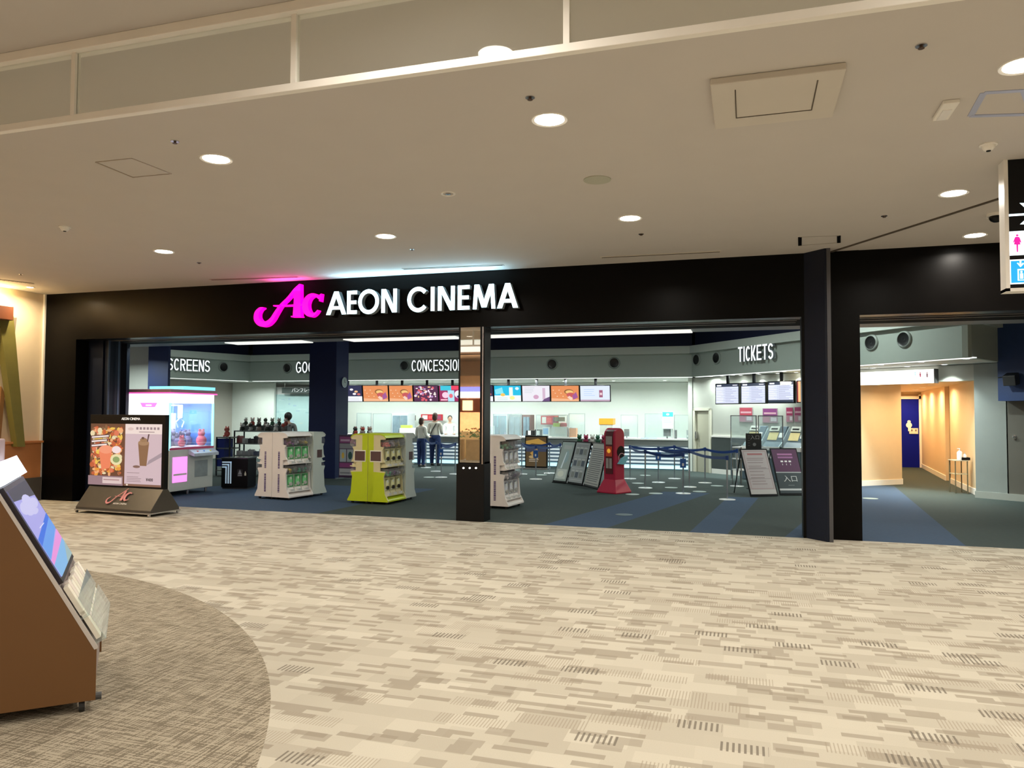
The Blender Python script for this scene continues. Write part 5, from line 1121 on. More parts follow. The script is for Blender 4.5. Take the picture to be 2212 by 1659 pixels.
oncounter('ticket_stand', 1047, 1062, 920, M_FRG, 'pale register back beside the mirror pillar', 'cash register', lambda g, w_, h_, d_: MB().box(.04, -.004, .05, w_-.04, 0, h_-.1).build('panel', mat('pale teal panel', (.4, .55, .52), .4, noise=.1), g), .3)
# goods piled behind the leaning boards
for i, (px, c_) in enumerate(((1250, (.03, .12, .06)), (1264, (.35, .04, .10)), (1278, (.7, .7, .66)), (1290, (.05, .15, .10)), (1303, (.32, .04, .09)))):
    x, _ = on(px, 945, 18.6); soft_toy((x, 18.7, .98), c_, tuple(min(1, v*1.3) for v in c_), ['dark green', 'wine red', 'white', 'bottle green', 'plum red'][i]+' soft toy on the low table behind the leaning boards', .08, 'soft toys behind the leaning boards')
g = T('goods_table', 'low dark table with soft toys behind the leaning boards', 'table', (on(1243, 945, 18.6)[0], 18.55)); w_ = on(1312, 945, 18.6)[0]-on(1243, 945, 18.6)[0]
MB().box(0, 0, .94, w_, .4, .98).build('table_top', M_BLACK2, g)
for x in (0, w_-.04):
    for y in (0, .36): MB().box(x, y, 0, x+.04, y+.04, .94).build('leg', M_BLACK2, g)
# clear acrylic screens on the counter
for i, (a_, b_, py) in enumerate(((1065, 1127, 894), (1158, 1226, 896), (1228, 1264, 893), (1341, 1378, 896), (1393, 1453, 893), (1456, 1488, 896), (770, 802, 892), (805, 846, 893))):
    xa, xb = on(a_, 920, YC+.1)[0], on(b_, 920, YC+.1)[0]; zt_ = on(a_, py, YC+.1)[1]
    g = T('acrylic_screen', 'clear acrylic droplet screen on the counter, '+['right of the mirror pillar', 'in front of the drink dispensers', 'left of the popcorn machine', 'above the red dispenser', 'with the pale blue poster', 'at the right end', 'right of the blue column', 'behind the lime rack'][i], 'acrylic screen', (xa, YC+.1, zc_), 0, 'acrylic screens on the concession counter')
    MB().box(0, 0, .02, xb-xa, .006, zt_-zc_).build('sheet', M_ACR, g)
    for x in (0, xb-xa-.02): MB().box(x, -.01, 0, x+.02, .016, zt_-zc_).build('post', mat('grey screen post', (.42, .46, .47), .3, noise=.05), g)
    MB().box(0, -.006, zt_-zc_-.015, xb-xa, .012, zt_-zc_).build('top_bar', MATS['grey screen post'], g)
xa, zt_ = on(1431, 890, YC+.05); xb, zb_ = on(1454, 926, YC+.05); g = T('hanging_poster', 'pale poster with blue heading on the acrylic screen', 'poster', (xa, YC+.05, zb_))
a = Art(xb-xa, zt_-zb_, (.72, .85, .88), 0, 0, 0); a.rect(0, .72, 1, 1, (.08, .50, .80)); a.ell(.5, .86, .16, .07, (.6, .85, .95)); a.lines(.1, .9, (.6, .5, .38), .03, (.5, .65, .8), .2); a.rect(0, 0, 1, .2, (.85, .9, .9)); a.build('sheet', A_PRINT, g)
MB().box(-.01, .002, -.01, xb-xa+.01, .012, zt_-zb_+.01).build('backing', M_WHITE, g)
x, z = on(1402, 945, YC+.05); o = MB().box(x-.25, YC-.03, zc_+.001, x+.25, YC+.15, zc_+.012).build('counter_mat', mat('sky blue mat', (.15, .45, .75), .5, noise=.05)); tag(o, 'sky blue mat lying on the white counter', 'mat')

# ================================================================== QUEUE BARRIERS
POSTS = {}
M_BELT = mat('blue belt', (.010, .045, .20), .5, noise=.05)
def post(key, px, py, label, plate=0):
    x, y = flo(px, py); POSTS[key] = (x, y)
    g = T('queue_post', label, 'queue barrier post', (x, y), 0, 'belt barrier posts in the lobby')
    MB().lathe([(0, .018), (.05, .018), (.16, .008), (.165, 0), (0, 0)], n=24).build('base', mat('polished base', (.86, .87, .88), .22, metal=.35, noise=.03), g, smooth=True)
    MB().cyl((0, 0, .015), .018, .83, 12).build('pole', mat('post steel', (.50, .56, .62), .22, metal=.8, noise=.05), g)
    MB().cyl((0, 0, .80), .032, .09, 14).build('belt_cassette', M_BELT, g)
    if plate: MB().box(-.065, -.035, .56, .065, -.025, .76).build('blue_plate', mat('blue plate', (.01, .10, .38), .4, noise=.1), g); MB().box(-.02, -.038, .60, .02, -.035, .66).build('plate_print', M_WHITE, g)
    return g
for k, px, py, lab, pl in (('a', 1361, 1034, 'chrome queue post right behind the red dispenser', 0), ('b', 1394, 1054, 'chrome queue post just right of the red dispenser, near row', 0), ('c', 1422.5, 1042, 'chrome queue post with a blue plate in front of the counter, middle row', 1), ('d', 1457, 1034, 'chrome queue post nearest the counter, left of the service door', 0), ('e', 1476, 1066, 'nearest chrome queue post with a blue plate, left of the right hand boards', 1), ('f', 1489.5, 1052, 'chrome queue post just behind the nearest plated post', 0), ('g', 1523, 1043, 'chrome queue post in front of the service door', 0), ('h', 1571, 1079, 'chrome queue post closest to the right hand boards', 0), ('i', 942, 1018, 'chrome queue post beside the man in the pale shirt', 0), ('j', 953, 1031, 'chrome queue post with a blue plate left of the mirror pillar', 1), ('k', 983, 1024, 'chrome queue post against the left edge of the mirror pillar', 0), ('l', 1127, 1024, 'chrome queue post left of the movie display', 0), ('m', 1157.5, 1035, 'chrome queue post with a blue plate in front of the movie display', 1), ('n', 1187, 1022, 'chrome queue post right of the movie display', 0), ('o', 1210, 1026, 'chrome queue post behind the leaning boards', 0), ('p', 1592, 1050, 'chrome queue post behind the right hand boards', 0), ('q', 920, 1010, 'chrome queue post beside the woman in the pale top', 0)): post(k, px, py, lab, pl)
def belt(a_, b_, label):
    p_, q_ = Vector(POSTS[a_]), Vector(POSTS[b_]); d = (q_-p_).normalized(); n = Vector((-d.y, d.x))*.003; p_ = p_+d*.033; q_ = q_-d*.033
    mb = MB(); N = 8; pts = [(p_+(q_-p_)*k/N, .845-.05*math.sin(math.pi*k/N)) for k in range(N+1)]
    for (u, zu), (v, zv) in zip(pts, pts[1:]):
        mb.add([(u.x-n.x, u.y-n.y, zu-.034), (v.x-n.x, v.y-n.y, zv-.034), (v.x-n.x, v.y-n.y, zv+.027), (u.x-n.x, u.y-n.y, zu+.027), (u.x+n.x, u.y+n.y, zu-.034), (v.x+n.x, v.y+n.y, zv-.034), (v.x+n.x, v.y+n.y, zv+.027), (u.x+n.x, u.y+n.y, zu+.027)], [(0, 1, 2, 3), (7, 6, 5, 4), (0, 4, 5, 1), (3, 2, 6, 7)])
    tag(mb.build('queue_belt', M_BELT), label, 'belt', 'blue belts between the queue posts')
for a_, b_, lab in (('a', 'd', 'blue belt along the counter right of the red dispenser'), ('a', 'b', 'short blue belt just right of the red dispenser'), ('b', 'e', 'blue belt of the near row towards the nearest plated post'), ('c', 'g', 'blue belt of the middle row in front of the service door'), ('c', 'f', 'blue belt between the middle plated post and the post behind the nearest one'), ('d', 'g', 'blue belt from the counter to the service door post'), ('f', 'h', 'blue belt towards the right hand boards'), ('g', 'p', 'blue belt passing before the charcoal wainscot'), ('i', 'k', 'blue belt behind the legs of the man in the pale shirt'), ('j', 'k', 'blue belt left of the mirror pillar, near row'), ('q', 'i', 'blue belt behind the woman in the pale top'), ('l', 'm', 'blue belt in front of the movie display, left part'), ('m', 'o', 'blue belt in front of the movie display, right part'), ('n', 'o', 'short blue belt behind the leaning boards'), ('l', 'n', 'blue belt behind the movie display')): belt(a_, b_, lab)
for i, (px, py) in enumerate(((1378, 1044), (1450, 1053.6), (1416.5, 1066), (1511, 1062), (1549, 1049.6), (1366, 1068), (1394, 1027), (927, 1031), (1348, 1112), (1170, 1026), (1880, 1077))):
    x, y = flo(px, py); o = MB().cyl((x, y, .001), .15, .003, 24).build('floor_marker', mat('floor marker', (.30, .37, .35), .5, noise=.1) if i != 8 else mat('dark teal marker', (.05, .09, .11), .5, noise=.1)); tag(o, 'round pale standing marker on the lobby carpet, '+['right of the red dispenser, far one', 'between the counter and the nearest plated post', 'left of the nearest plated post', 'before the service door, near one', 'before the service door, right one', 'at the foot of the red dispenser', 'closest to the counter', 'by the two customers', 'on the blue stripe', 'before the movie display', 'beside the right jamb in the passage'][i], 'floor marker', 'round standing markers on the carpet')

# ================================================================== MOVIE DISPLAY, LEANING BOARDS, RED DISPENSER
x0, y0 = flo(1134, 1013); x1 = on(1182, 1000, y0)[0]; h_ = pz(1150, 1013, 941)
g = T('movie_display', 'tall dark movie display with golden pictures behind the blue belts', 'advertising stand', (x0, y0)); w_ = x1-x0
MB().box(0, 0, .05, w_, .12, h_).build('cabinet', M_BLACK2, g, bevel=.006); MB().box(-.05, -.15, 0, w_+.05, .25, .05).build('base', M_METAL, g)
a = Art(w_-.06, h_-.13, (.10, .06, .02), -.003, .03, .09); a.poly([(0, .86), (.6, .95), (1, .8), (1, .74), (.3, .78), (0, .7)], (.55, .32, .06)); a.rect(0, .5, 1, .68, (.04, .05, .10)); a.poly([(.2, .45), (.55, .62), (.6, .5), (.35, .34)], (.5, .28, .06)); a.ell(.3, .32, .16, .05, (.5, .35, .15)); a.lines(.15, .85, (.22, .16), .03, (.45, .38, .28), .3); a.ell(.55, .3, .06, .04, (.6, .5, .35)); a.build('picture', artmat('dim lit screen', .7), g)
def lean_board(name, TL, TR, BR, BL, lab, cat, draw, m=None, group=None, tilt=None):
    b0, b1 = Vector(flo(*BL)), Vector(flo(*BR)); d = (b1-b0); w_ = d.length; an = math.atan2(d.y, d.x)
    # tilt so that the top corner lands where the photo shows it
    n = Vector((-math.sin(an), math.cos(an))); r_ = ray(*TL); best = None
    for k in range(2, 45):
        for hh in [1.0+.02*j for j in range(30)]:
            t = math.radians(k); p_ = Vector((b0.x+n.x*hh*math.sin(t), b0.y+n.y*hh*math.sin(t), hh*math.cos(t)))-EYEV
            u = 1106+F_PX*p_.dot(CR)/p_.dot(CF); v = 829.5-F_PX*p_.dot(CU)/p_.dot(CF); e = (u-TL[0])**2+(v-TL[1])**2
            if best is None or e < best[0]: best = (e, t, hh)
    _, t, hh = best
    print('lean', lab[:30], round(math.degrees(t)), round(hh, 2), round(w_, 2), round(best[0], 1))
    g = T(name, lab, cat, (b0.x, b0.y), an, group)
    o = MB().box(0, 0, .02, w_, .025, hh).build('frame', M_BLACK2, g, bevel=.003); o.rotation_euler.x = -t
    a = Art(w_-.05, hh-.09, (.5, .52, .5), -.003, .025, .06); draw(a); p_ = a.build('sheet', A_PRINT, g); p_.rotation_euler.x = -t
    MB().box(.0, hh*math.sin(t)+.02, 0, .02, hh*math.sin(t)+.05, hh*math.cos(t)*.95).box(w_-.02, hh*math.sin(t)+.02, 0, w_, hh*math.sin(t)+.05, hh*math.cos(t)*.95).build('rear_stand', M_BLACK2, g) if False else None
    for x in (.0, w_-.02): MB().tube([(x+.01, hh*math.sin(t)*2*.8, .012), (x+.01, hh*math.sin(t)*.93, hh*math.cos(t)*.93)], .012, 6).build('rear_leg', M_BLACK2, g)
    MB().box(0, -.01, 0, w_, hh*math.sin(t)*1.6, .018).build('floor_frame', M_BLACK2, g) if name == 'leaning_board' else None
    return g
def d1(a):
    a.rect(0, 0, 1, 1, (.33, .40, .38)); a.rect(.1, .05, .9, .30, (.6, .66, .62)); a.ell(.45, .18, .25, .08, (.75, .8, .7)); a.ell(.6, .62, .18, .16, (.30, .42, .45)); a.rect(.2, .82, .85, .92, (.42, .46, .44)); a.poly([(.3, .32), (.5, .75), (.55, .72), (.42, .32)], (.75, .85, .9))
def d2_(a):
    a.rect(0, 0, 1, 1, (.34, .37, .38)); a.lines(.1, .9, (.93, .89), .015, (.2, .2, .22))
    for r_ in range(3):
        a.rect(.04, .06+r_*.29, .96, .07+r_*.29, (.55, .58, .58))
        for c_ in range(3): a.rect(.1+c_*.28, .12+r_*.29, .32+c_*.28, .26+r_*.29, (.08, .10, .13) if (r_+c_) % 2 else (.22, .24, .22)); a.rect(.1+c_*.28, .27+r_*.29, .3+c_*.28, .31+r_*.29, (.5, .52, .5))
def d3(a):
    a.rect(0, 0, 1, 1, (.42, .42, .39)); a.lines(.08, .94, [.10+.048*i for i in range(17)], .02, (.12, .12, .13), .1); a.rect(.05, .03, .95, .06, (.2, .2, .2))
lean_board('leaning_board', (1216, 953), (1243, 953), (1222, 1045), (1193, 1042), 'leaning board with pale photo print, leftmost of the trio by the red dispenser', 'notice board', d1, group='leaning boards by the red dispenser')
lean_board('leaning_board', (1246, 953), (1279, 953), (1257, 1050), (1225, 1045), 'leaning board with a grid of dark pictures, middle of the trio', 'notice board', d2_, group='leaning boards by the red dispenser')
lean_board('leaning_board', (1282, 955.5), (1307, 956.5), (1291, 1058), (1260, 1050), 'leaning board with many rows of text, nearest the red dispenser', 'notice board', d3, group='leaning boards by the red dispenser')
def d4(a):
    a.rect(0, 0, 1, 1, (.42, .36, .36)); a.rect(.06, .12, .94, .97, (.36, .22, .22)); a.rect(.075, .13, .925, .96, (.46, .40, .40)); a.rect(.2, .88, .8, .92, (.38, .14, .14)); a.lines(.14, .88, (.80, .76, .70, .62, .58, .50, .42, .36, .28, .22), .012, (.25, .18, .18), .25); a.rect(.08, .56, .92, .565, (.1, .08, .08)); a.rect(.08, .34, .92, .345, (.1, .08, .08)); a.rect(0, 0, 1, .10, (.50, .48, .46))
def d5(a):
    a.rect(0, 0, 1, 1, (.02, .03, .035)); a.rect(0, .48, 1, 1, (.07, .004, .05)); a.rect(.2, .86, .8, .90, (.35, .12, .28)); a.rect(.2, .79, .8, .83, (.30, .10, .25))
    for i in range(3): a.rect(.28+i*.16, .70, .38+i*.16, .735, (.8, .75, .75)); a.rect(.32+i*.16, .63, .345+i*.16, .665, (.6, .55, .55))
    a.rect(.0, .455, 1, .475, (.45, .45, .45)); a.rect(0, .06, 1, .10, (.55, .55, .55)); a.rect(.38, .17, .62, .18, (.2, .22, .22))
lean_board('a_frame_sign', (1598, 969), (1658, 969), (1682, 1073), (1622, 1074), 'tall grey white text board leaning before the ticket machines', 'notice board', d4)
g5 = lean_board('a_frame_sign', (1662, 968), (1722, 966), (1745, 1071), (1685, 1071), 'purple and black entrance board beside the right jamb', 'notice board', d5)
M_SIGNW = mat('pale sign print', (.6, .6, .6), .5, noise=.01)
o = [c_ for c_ in g5.children if c_.name.startswith('sheet')][0]; tt = o.rotation_euler.x
w5 = .5; e = text('入口', .16, g5, M_SIGNW, (.30, 0, 0), name='lettering'); zz = .39; e.location = (.31, -.008+math.sin(-tt)*zz, math.cos(tt)*zz); e.rotation_euler.x = math.pi/2+tt
# red dispenser
x0, y0 = flo(1300, 1064); P0 = Vector((x0, y0)); P1 = Vector(flo(1329, 1067)); P2 = Vector(flo(1354, 1062)); an = math.atan2((P1-P0).y, (P1-P0).x); h_ = pz(1327, 1067, 925)
g = T('red_dispenser', 'tall crimson dispenser with rounded top and flared foot in the lobby', 'dispenser', (P1.x, P1.y), an); M_RED = mat('crimson plastic', (.42, .01, .05), .35, noise=.08)
wr = .36; dr_ = .36; cx, cyy = -wr/2-.02, dr_/2+.03
MB().add([(cx-.27, cyy-.27, .03), (cx+.27, cyy-.27, .03), (cx+.27, cyy+.27, .03), (cx-.27, cyy+.27, .03), (cx-.27, cyy-.27, .0), (cx+.27, cyy-.27, .0), (cx+.27, cyy+.27, .0), (cx-.27, cyy+.27, 0), (cx-.16, cyy-.16, .30), (cx+.16, cyy-.16, .30), (cx+.16, cyy+.16, .30), (cx-.16, cyy+.16, .30)], [(7, 6, 5, 4), (0, 4, 5, 1), (1, 5, 6, 2), (2, 6, 7, 3), (3, 7, 4, 0), (0, 1, 9, 8), (1, 2, 10, 9), (2, 3, 11, 10), (3, 0, 8, 11), (8, 9, 10, 11)]).build('flared_base', M_RED, g, bevel=.01)
pr = [(cyy-.16, .28), (cyy-.16, h_-.16)]+[(cyy-.16*math.cos(a_), h_-.16+.16*math.sin(a_)) for a_ in [math.pi*k/10 for k in range(1, 10)]]+[(cyy+.16, h_-.16), (cyy+.16, .28)]
MB().prism([(p_[0], p_[1]) for p_ in pr], cx-.16, cx+.16, 'x').build('body', M_RED, g, bevel=.012)
pr2 = [(cyy-.175, .42), (cyy-.175, h_-.17)]+[(cyy-.175*math.cos(a_), h_-.17+.165*math.sin(a_)) for a_ in [math.pi*k/10 for k in range(1, 5)]]+[(cyy-.06, .42)]
MB().prism(pr2, cx-.10, cx+.10, 'x').build('front_panel', mat('dark maroon panel', (.10, .015, .02), .3, noise=.2), g)
fy = cyy-.178
MB().box(cx-.085, fy-.004, h_-.36, cx+.085, fy, h_-.18).build('info_card', mat('grey card', (.36, .34, .32), .5, noise=.2, nscale=30), g)
MB().box(cx-.085, fy-.004, h_-.62, cx+.085, fy, h_-.40).build('orange_card', mat('red orange card', (.50, .06, .02), .4, emit=.1, noise=.3, nscale=20), g); MB().ball((cx, fy-.006, h_-.5), (.05, .01, .05), 12).build('amber_dial', mat('amber dial', (.9, .45, .05), .3, emit=.4, noise=.1), g, smooth=True)
for x in (-.045, .045): MB().box(cx+x-.035, fy-.004, h_-.88, cx+x+.035, fy, h_-.66).build('coin_slot', MATS['grey card'], g)
xs_ = cx+.162
MB().cyl((xs_, cyy+.03, h_-.52), .13, .006, 24, 'x').build('black_disc', M_BLACK2, g); MB().lathe([(.10, 0), (.115, 0), (.115, .01), (.10, .01)], n=24).build('chrome_arc', mat('pink steel', (.7, .4, .45), .3, metal=.5, noise=.03), g, loc=(xs_+.004, cyy+.05, h_-.66)).rotation_euler.y = math.pi/2
MB().prism([(cyy-.10, h_-.78), (cyy+.02, h_-.66), (cyy+.20, h_-.60), (cyy+.22, h_-.68), (cyy+.10, h_-.80)], xs_, xs_+.05, 'x').build('blue_fin', mat('pale blue plastic', (.20, .50, .58), .3, noise=.05), g)

# ================================================================== TICKET AREA
TW = (W0[0], W0[1])
def onwall(px, py, yo): s, z = tk(px, py, yo); return s, z
def wthing(name, lab, cat, s, yo, z=0, group=None): return T(name, lab, cat, wloc(s, yo, z), wa, group)
for i, (pa, pb, pt, pb_) in enumerate(((1545, 1598, 829, 873), (1600, 1656, 827, 872), (1658, 1717, 824, 871), (1720, 1762, 822, 870))):
    yo = -.55; sa, z1 = onwall(pa, pt, yo); sb, z0 = onwall(pb, pb_, yo)
    g = wthing('timetable_screen', ['timetable screen nearest the service door', 'middle timetable screen over the ticket machines', 'third timetable screen with a dark lower band', 'orange screen partly hidden behind the right jamb'][i], 'screen', sa, yo, z0, 'timetable screens over the ticket machines'); w_, h_ = sb-sa-.02, z1-z0
    MB().box(0, 0, 0, w_, .07, h_).build('bezel', M_BLACK2, g)
    a = Art(w_-.05, h_-.05, (.6, .6, .7), -.002, .025, .025)
    if i < 3: scr('times', a)
    else: a.rect(0, 0, 1, 1, (.85, .42, .18)); a.rect(0, 0, .07, 1, (.25, .02, .02)); a.rect(.3, .3, .7, .6, (.9, .7, .5))
    if i == 2: a.rect(0, 0, 1, .12, (.01, .02, .04))
    a.build('display', artmat('timetable lit screen', 1.35), g)
    MB().box(w_*.45, .02, h_, w_*.55, .06, ZB-z0).build('bracket', M_BLACK2, g)
for i, (pa, pb, pt, pb_, c_) in enumerate(((1597, 1626, 880, 912, (.40, .05, .08)), (1647, 1680, 882, 914, (.20, .04, .16)), (1698, 1713, 880, 912, (.35, .03, .10)), (1716, 1732, 879, 912, (.30, .04, .12)))):
    sa, z1 = onwall(pa, pt, -.01); sb, z0 = onwall(pb, pb_, -.01)
    g = wthing('wall_poster', ['crimson poster above the left ticket machine', 'violet poster above the middle ticket machine', 'dark pink poster above the right ticket machine', 'plum poster next to the right jamb'][i], 'poster', sa, -.012, z0, 'posters above the ticket machines'); w_, h_ = sb-sa, z1-z0
    a = Art(w_, h_, (.35, .24, .27), 0, 0, 0); a.rect(.04, .45, .96, .97, c_); a.rect(.1, .6, .9, .72, (.6, .35, .4)); a.rect(.04, .04, .46, .42, (.42, .2, .26)); a.rect(.55, .12, .92, .38, (.6, .55, .58)); a.build('sheet', A_PRINT, g)
    MB().box(0, .001, 0, w_, .008, h_).build('backing', mat('poster backing', (.4, .35, .36), .6, noise=.05), g)
def ticket_machine(s, yo, lab):
    g = wthing('ticket_machine', lab, 'ticket machine', s, yo, 0, 'self service ticket machines'); M_TM = mat('ticket machine steel blue', (.10, .14, .17), .35, noise=.1)
    MB().prism([(0, 0), (-.45, 0), (-.45, .88), (-.30, 1.02), (-.08, 1.42), (0, 1.42)], 0, .52, 'x').build('body', M_TM, g, bevel=.01)
    MB().box(0, -.47, .80, .54, -.42, .90).build('white_ledge', M_WHITE, g)
    sl_ = math.atan2(.40, .22)
    def face(nm, x0, x1, t0, t1, m_, th=.012):
        o = MB().box(x0, t0, 0, x1, t1, th).build(nm, m_, g); o.location = (0, -.30, 1.02); o.rotation_euler.x = sl_; return o
    face('touch_screen', .04, .33, .05, .27, mat('yellowish screen', (.5, .42, .2), .3, emit=.35, ecol=(.65, .55, .28), noise=.2, nscale=8)); face('top_label', .04, .33, .30, .44, mat('pale machine label', (.55, .56, .5), .4, noise=.05), .03); face('label_print', .08, .28, .345, .385, M_BLACK2, .034)
    face('hand_symbol', .37, .48, .12, .26, M_WHITE, .014)
    MB().prism([(-.45, .9), (-.30, 1.02), (-.02, 1.40), (-.02, .9)], .52, .54, 'x').build('white_fin', mat('pale blue fin', (.55, .66, .70), .35, noise=.03), g)
    MB().box(.12, -.455, .60, .34, -.45, .72).build('receipt_slot', M_WHITE, g)
    return g
for i, px in enumerate((1602, 1645, 1690)):
    s, _ = onwall(px, 950, -.75); ticket_machine(s, -.30, ['ticket machine behind the small black sign, leftmost', 'middle ticket machine between the two boards', 'ticket machine nearest the right jamb'][i])
s1, z1 = onwall(1578, 897, -.9); s2, _ = onwall(1634, 897, -.9); s3, _ = onwall(1691, 897, -.9)
for i, (sa, sb) in enumerate(((s1, s2), (s2+.05, s3))):
    g = wthing('acrylic_divider', ['clear acrylic divider before the left ticket machine', 'clear acrylic divider before the middle ticket machine'][i], 'acrylic screen', sa, -.9, 0, 'acrylic dividers at the ticket machines')
    MB().box(0, 0, .9, sb-sa, .006, z1).build('sheet', M_ACR, g); MB().box(0, -.008, 0, .02, .014, z1).build('post', M_METAL, g); MB().box(sb-sa-.02, -.008, 0, sb-sa, .014, z1).build('post', M_METAL, g); MB().box(0, -.008, z1-.02, sb-sa, .014, z1).build('top_bar', M_METAL, g)
x0, y0 = flo(1612, 1056); h_ = pz(1610, 1056, 936); g = T('small_black_sign', 'small black entrance sign on a stand above the grey text board', 'sign', (x0, y0), .3); w_ = .36
MB().box(0, 0, h_-.36, w_, .02, h_).build('panel', M_BLACK2, g); MB().cyl((w_/2, .03, .01), .015, h_-.3, 10).build('pole', M_METAL, g); MB().cyl((w_/2, .03, 0), .16, .012, 20).build('base', M_BLACK2, g)
a = Art(w_, .36, (.012, .012, .012), -.002, 0, h_-.36); a.ell(.55, .28, .11, .11, (.2, .2, .2)); a.lines(.12, .26, (.2, .36, .52, .68, .82), .03, (.12, .11, .11)); a.build('print', A_PRINT, g)
text('入口', .11, g, mat('dim sign print', (.35, .33, .33), .5, noise=.01), (w_*.58, -.008, h_-.10), name='lettering')
x0, y0 = flo(1560, 1040); 
g = T('small_white_shelf', 'small white shelf unit left of the ticket machines', 'shelf', (flo(1581, 1046)[0], flo(1581, 1046)[1]), wa)
for z in (.35, .62, .90): MB().box(0, 0, z, .3, .3, z+.03).build('shelf_board', M_WHITE, g)
for x in (0, .28):
    for y in (0, .28): MB().box(x, y, 0, x+.02, y+.02, .93).build('leg', M_METAL, g)
MB().box(.05, .05, .65, .25, .25, .80).build('tray_box', mat('grey tray', (.2, .22, .24), .5, noise=.1), g)

# ================================================================== RESTROOM PASSAGE ITEMS
s0_, zt_ = onwall(1862, 800, -.12); s1_, zb_ = onwall(2019, 826, -.12)
g = wthing('restroom_header_sign', 'white lit strip sign with small restroom figures over the passage', 'sign', s0_-.35, -.14, zo-.03); w_ = s1_-s0_+.35; h_ = onwall(2019, 797, -.12)[1]-zo+.03
MB().box(0, 0, 0, w_, .12, h_).build('light_box', mat('white light box', (1, 1, .97), .4, emit=.95, ecol=(1, 1, .96), noise=.01), g); MB().box(w_, -.005, -.005, w_+.03, .125, h_+.005).build('end_cap', mat('dark end cap', (.06, .06, .06), .4, noise=.1), g)
for px, c_ in ((1977, (.05, .45, .5)), (1988, (.75, .15, .25)), (2003, (.75, .45, .55))):
    x, z = onwall(px, 810, -.14); x = x-(s0_-.35); z = z-(zo-.03); m_ = mat('figure print %d' % px, c_, .5, emit=.1, noise=.01)
    MB().ball((x, -.004, z+.055), (.014, .003, .014), 8).box(x-.016, -.006, z-.05, x+.016, -.001, z+.035).build('figure', m_, g)
x0, y0 = flo(2064, 1066); g = T('side_table', 'narrow metal side table with bottles by the passage wall', 'side table', (x0, y0), math.radians(8)); w_ = on(2099, 1000, y0)[0]-x0-.05; ht_ = pz(2064, 1066, 994)
MB().box(-.01, -.01, ht_-.02, w_, .36, ht_).build('table_top', mat('warm grey top', (.55, .48, .36), .4, noise=.05), g)
for x in (0, w_-.03):
    for y in (0, .32): MB().box(x, y, 0, x+.02, y+.02, ht_-.02).build('leg', mat('olive metal', (.16, .14, .09), .4, metal=.4, noise=.05), g)
MB().box(0, 0, .42, w_-.01, .34, .435).build('lower_shelf', mat('warm glass shelf', (.5, .45, .3), .2, noise=.05), g)
xb_, _ = on(2076, 985, y0); xc_, _ = on(2088, 985, y0)
b = T('soap_bottle', 'white pump bottle on the left of the side table', 'bottle', (xb_, y0+.12, ht_)); MB().lathe([(0, 0), (.055, 0), (.055, .17), (.03, .20), (0, .205)], n=18).build('bottle', M_WHITE, b, smooth=True); MB().cyl((0, 0, .20), .012, .05, 8).box(-.05, -.01, .245, .015, .01, .26).build('pump', M_WHITE, b)
b = T('soap_bottle', 'short white bottle standing in the black tray', 'bottle', (xc_, y0+.14, ht_+.05)); MB().lathe([(0, 0), (.035, 0), (.035, .10), (.02, .12), (0, .12)], n=16).build('bottle', M_WHITE, b, smooth=True); MB().cyl((0, 0, .12), .01, .03, 8).build('cap', M_WHITE, b)
MBt = MB().box(xc_-.08, y0+.04, ht_, xc_+.08, y0+.24, ht_+.012).box(xc_-.08, y0+.04, ht_, xc_+.08, y0+.05, ht_+.06).box(xc_-.08, y0+.23, ht_, xc_+.08, y0+.24, ht_+.06).box(xc_-.08, y0+.04, ht_, xc_-.07, y0+.24, ht_+.06).box(xc_+.07, y0+.04, ht_, xc_+.08, y0+.24, ht_+.06); b.location.z = ht_+.012
tag(MBt.build('black_tray', M_BLACK2), 'small black tray on the right of the side table', 'tray')
# speaker and knob on the right wall
wr_a = math.atan2(E1[1]-WR[1], E1[0]-WR[0]); pq = off((WR[0]+.02, WR[1]-.01), E1, -.46)[0]
s, z = vpl(2188, 816, pq, wr_a); g = T('wall_speaker', 'black bracketed loudspeaker on the blue wall box at right', 'speaker', (pq[0]+s*math.cos(wr_a), pq[1]+s*math.sin(wr_a), z), wr_a)
MB().prism([(-.02, -.13), (-.24, -.17), (-.28, .03), (-.06, .10)], -.09, .13, 'x').build('cabinet', mat('black speaker', (.02, .02, .02), .5, noise=.1), g, bevel=.01); MB().tube([(0, 0, 0), (0, -.07, 0)], .02, 8).tube([(-.06, -.12, .02), (-.2, -.18, .0)], .012, 8).build('bracket', M_METAL, g)
pq = (WR[0]+.02, WR[1]-.01); s, z = vpl(2192, 944, pq, wr_a); g = T('door_knob', 'small shiny knob on the dark right wall', 'knob', (pq[0]+s*math.cos(wr_a), pq[1]+s*math.sin(wr_a), z), wr_a); MB().cyl((0, -.01, 0), .04, .01, 14, 'y').build('rose', M_METAL, g); MB().ball((0, -.05, 0), .03, 12).build('knob', M_CHROME, g, smooth=True)
x, y = W1; s, z = vpl(2166, 833, W1, math.atan2(WR[1]-W1[1], WR[0]-W1[0])); an = math.atan2(WR[1]-W1[1], WR[0]-W1[0]); g = T('wall_hook', 'thin black bracket on the grey wall below the fascia', 'bracket', (W1[0]+s*math.cos(an), W1[1]+s*math.sin(an), z), an); MB().box(-.07, -.03, -.01, .07, -.002, .01).build('bar', M_BLACK2, g); MB().box(-.02, -.004, -.02, .02, 0, .02).build('plate', M_BLACK2, g)

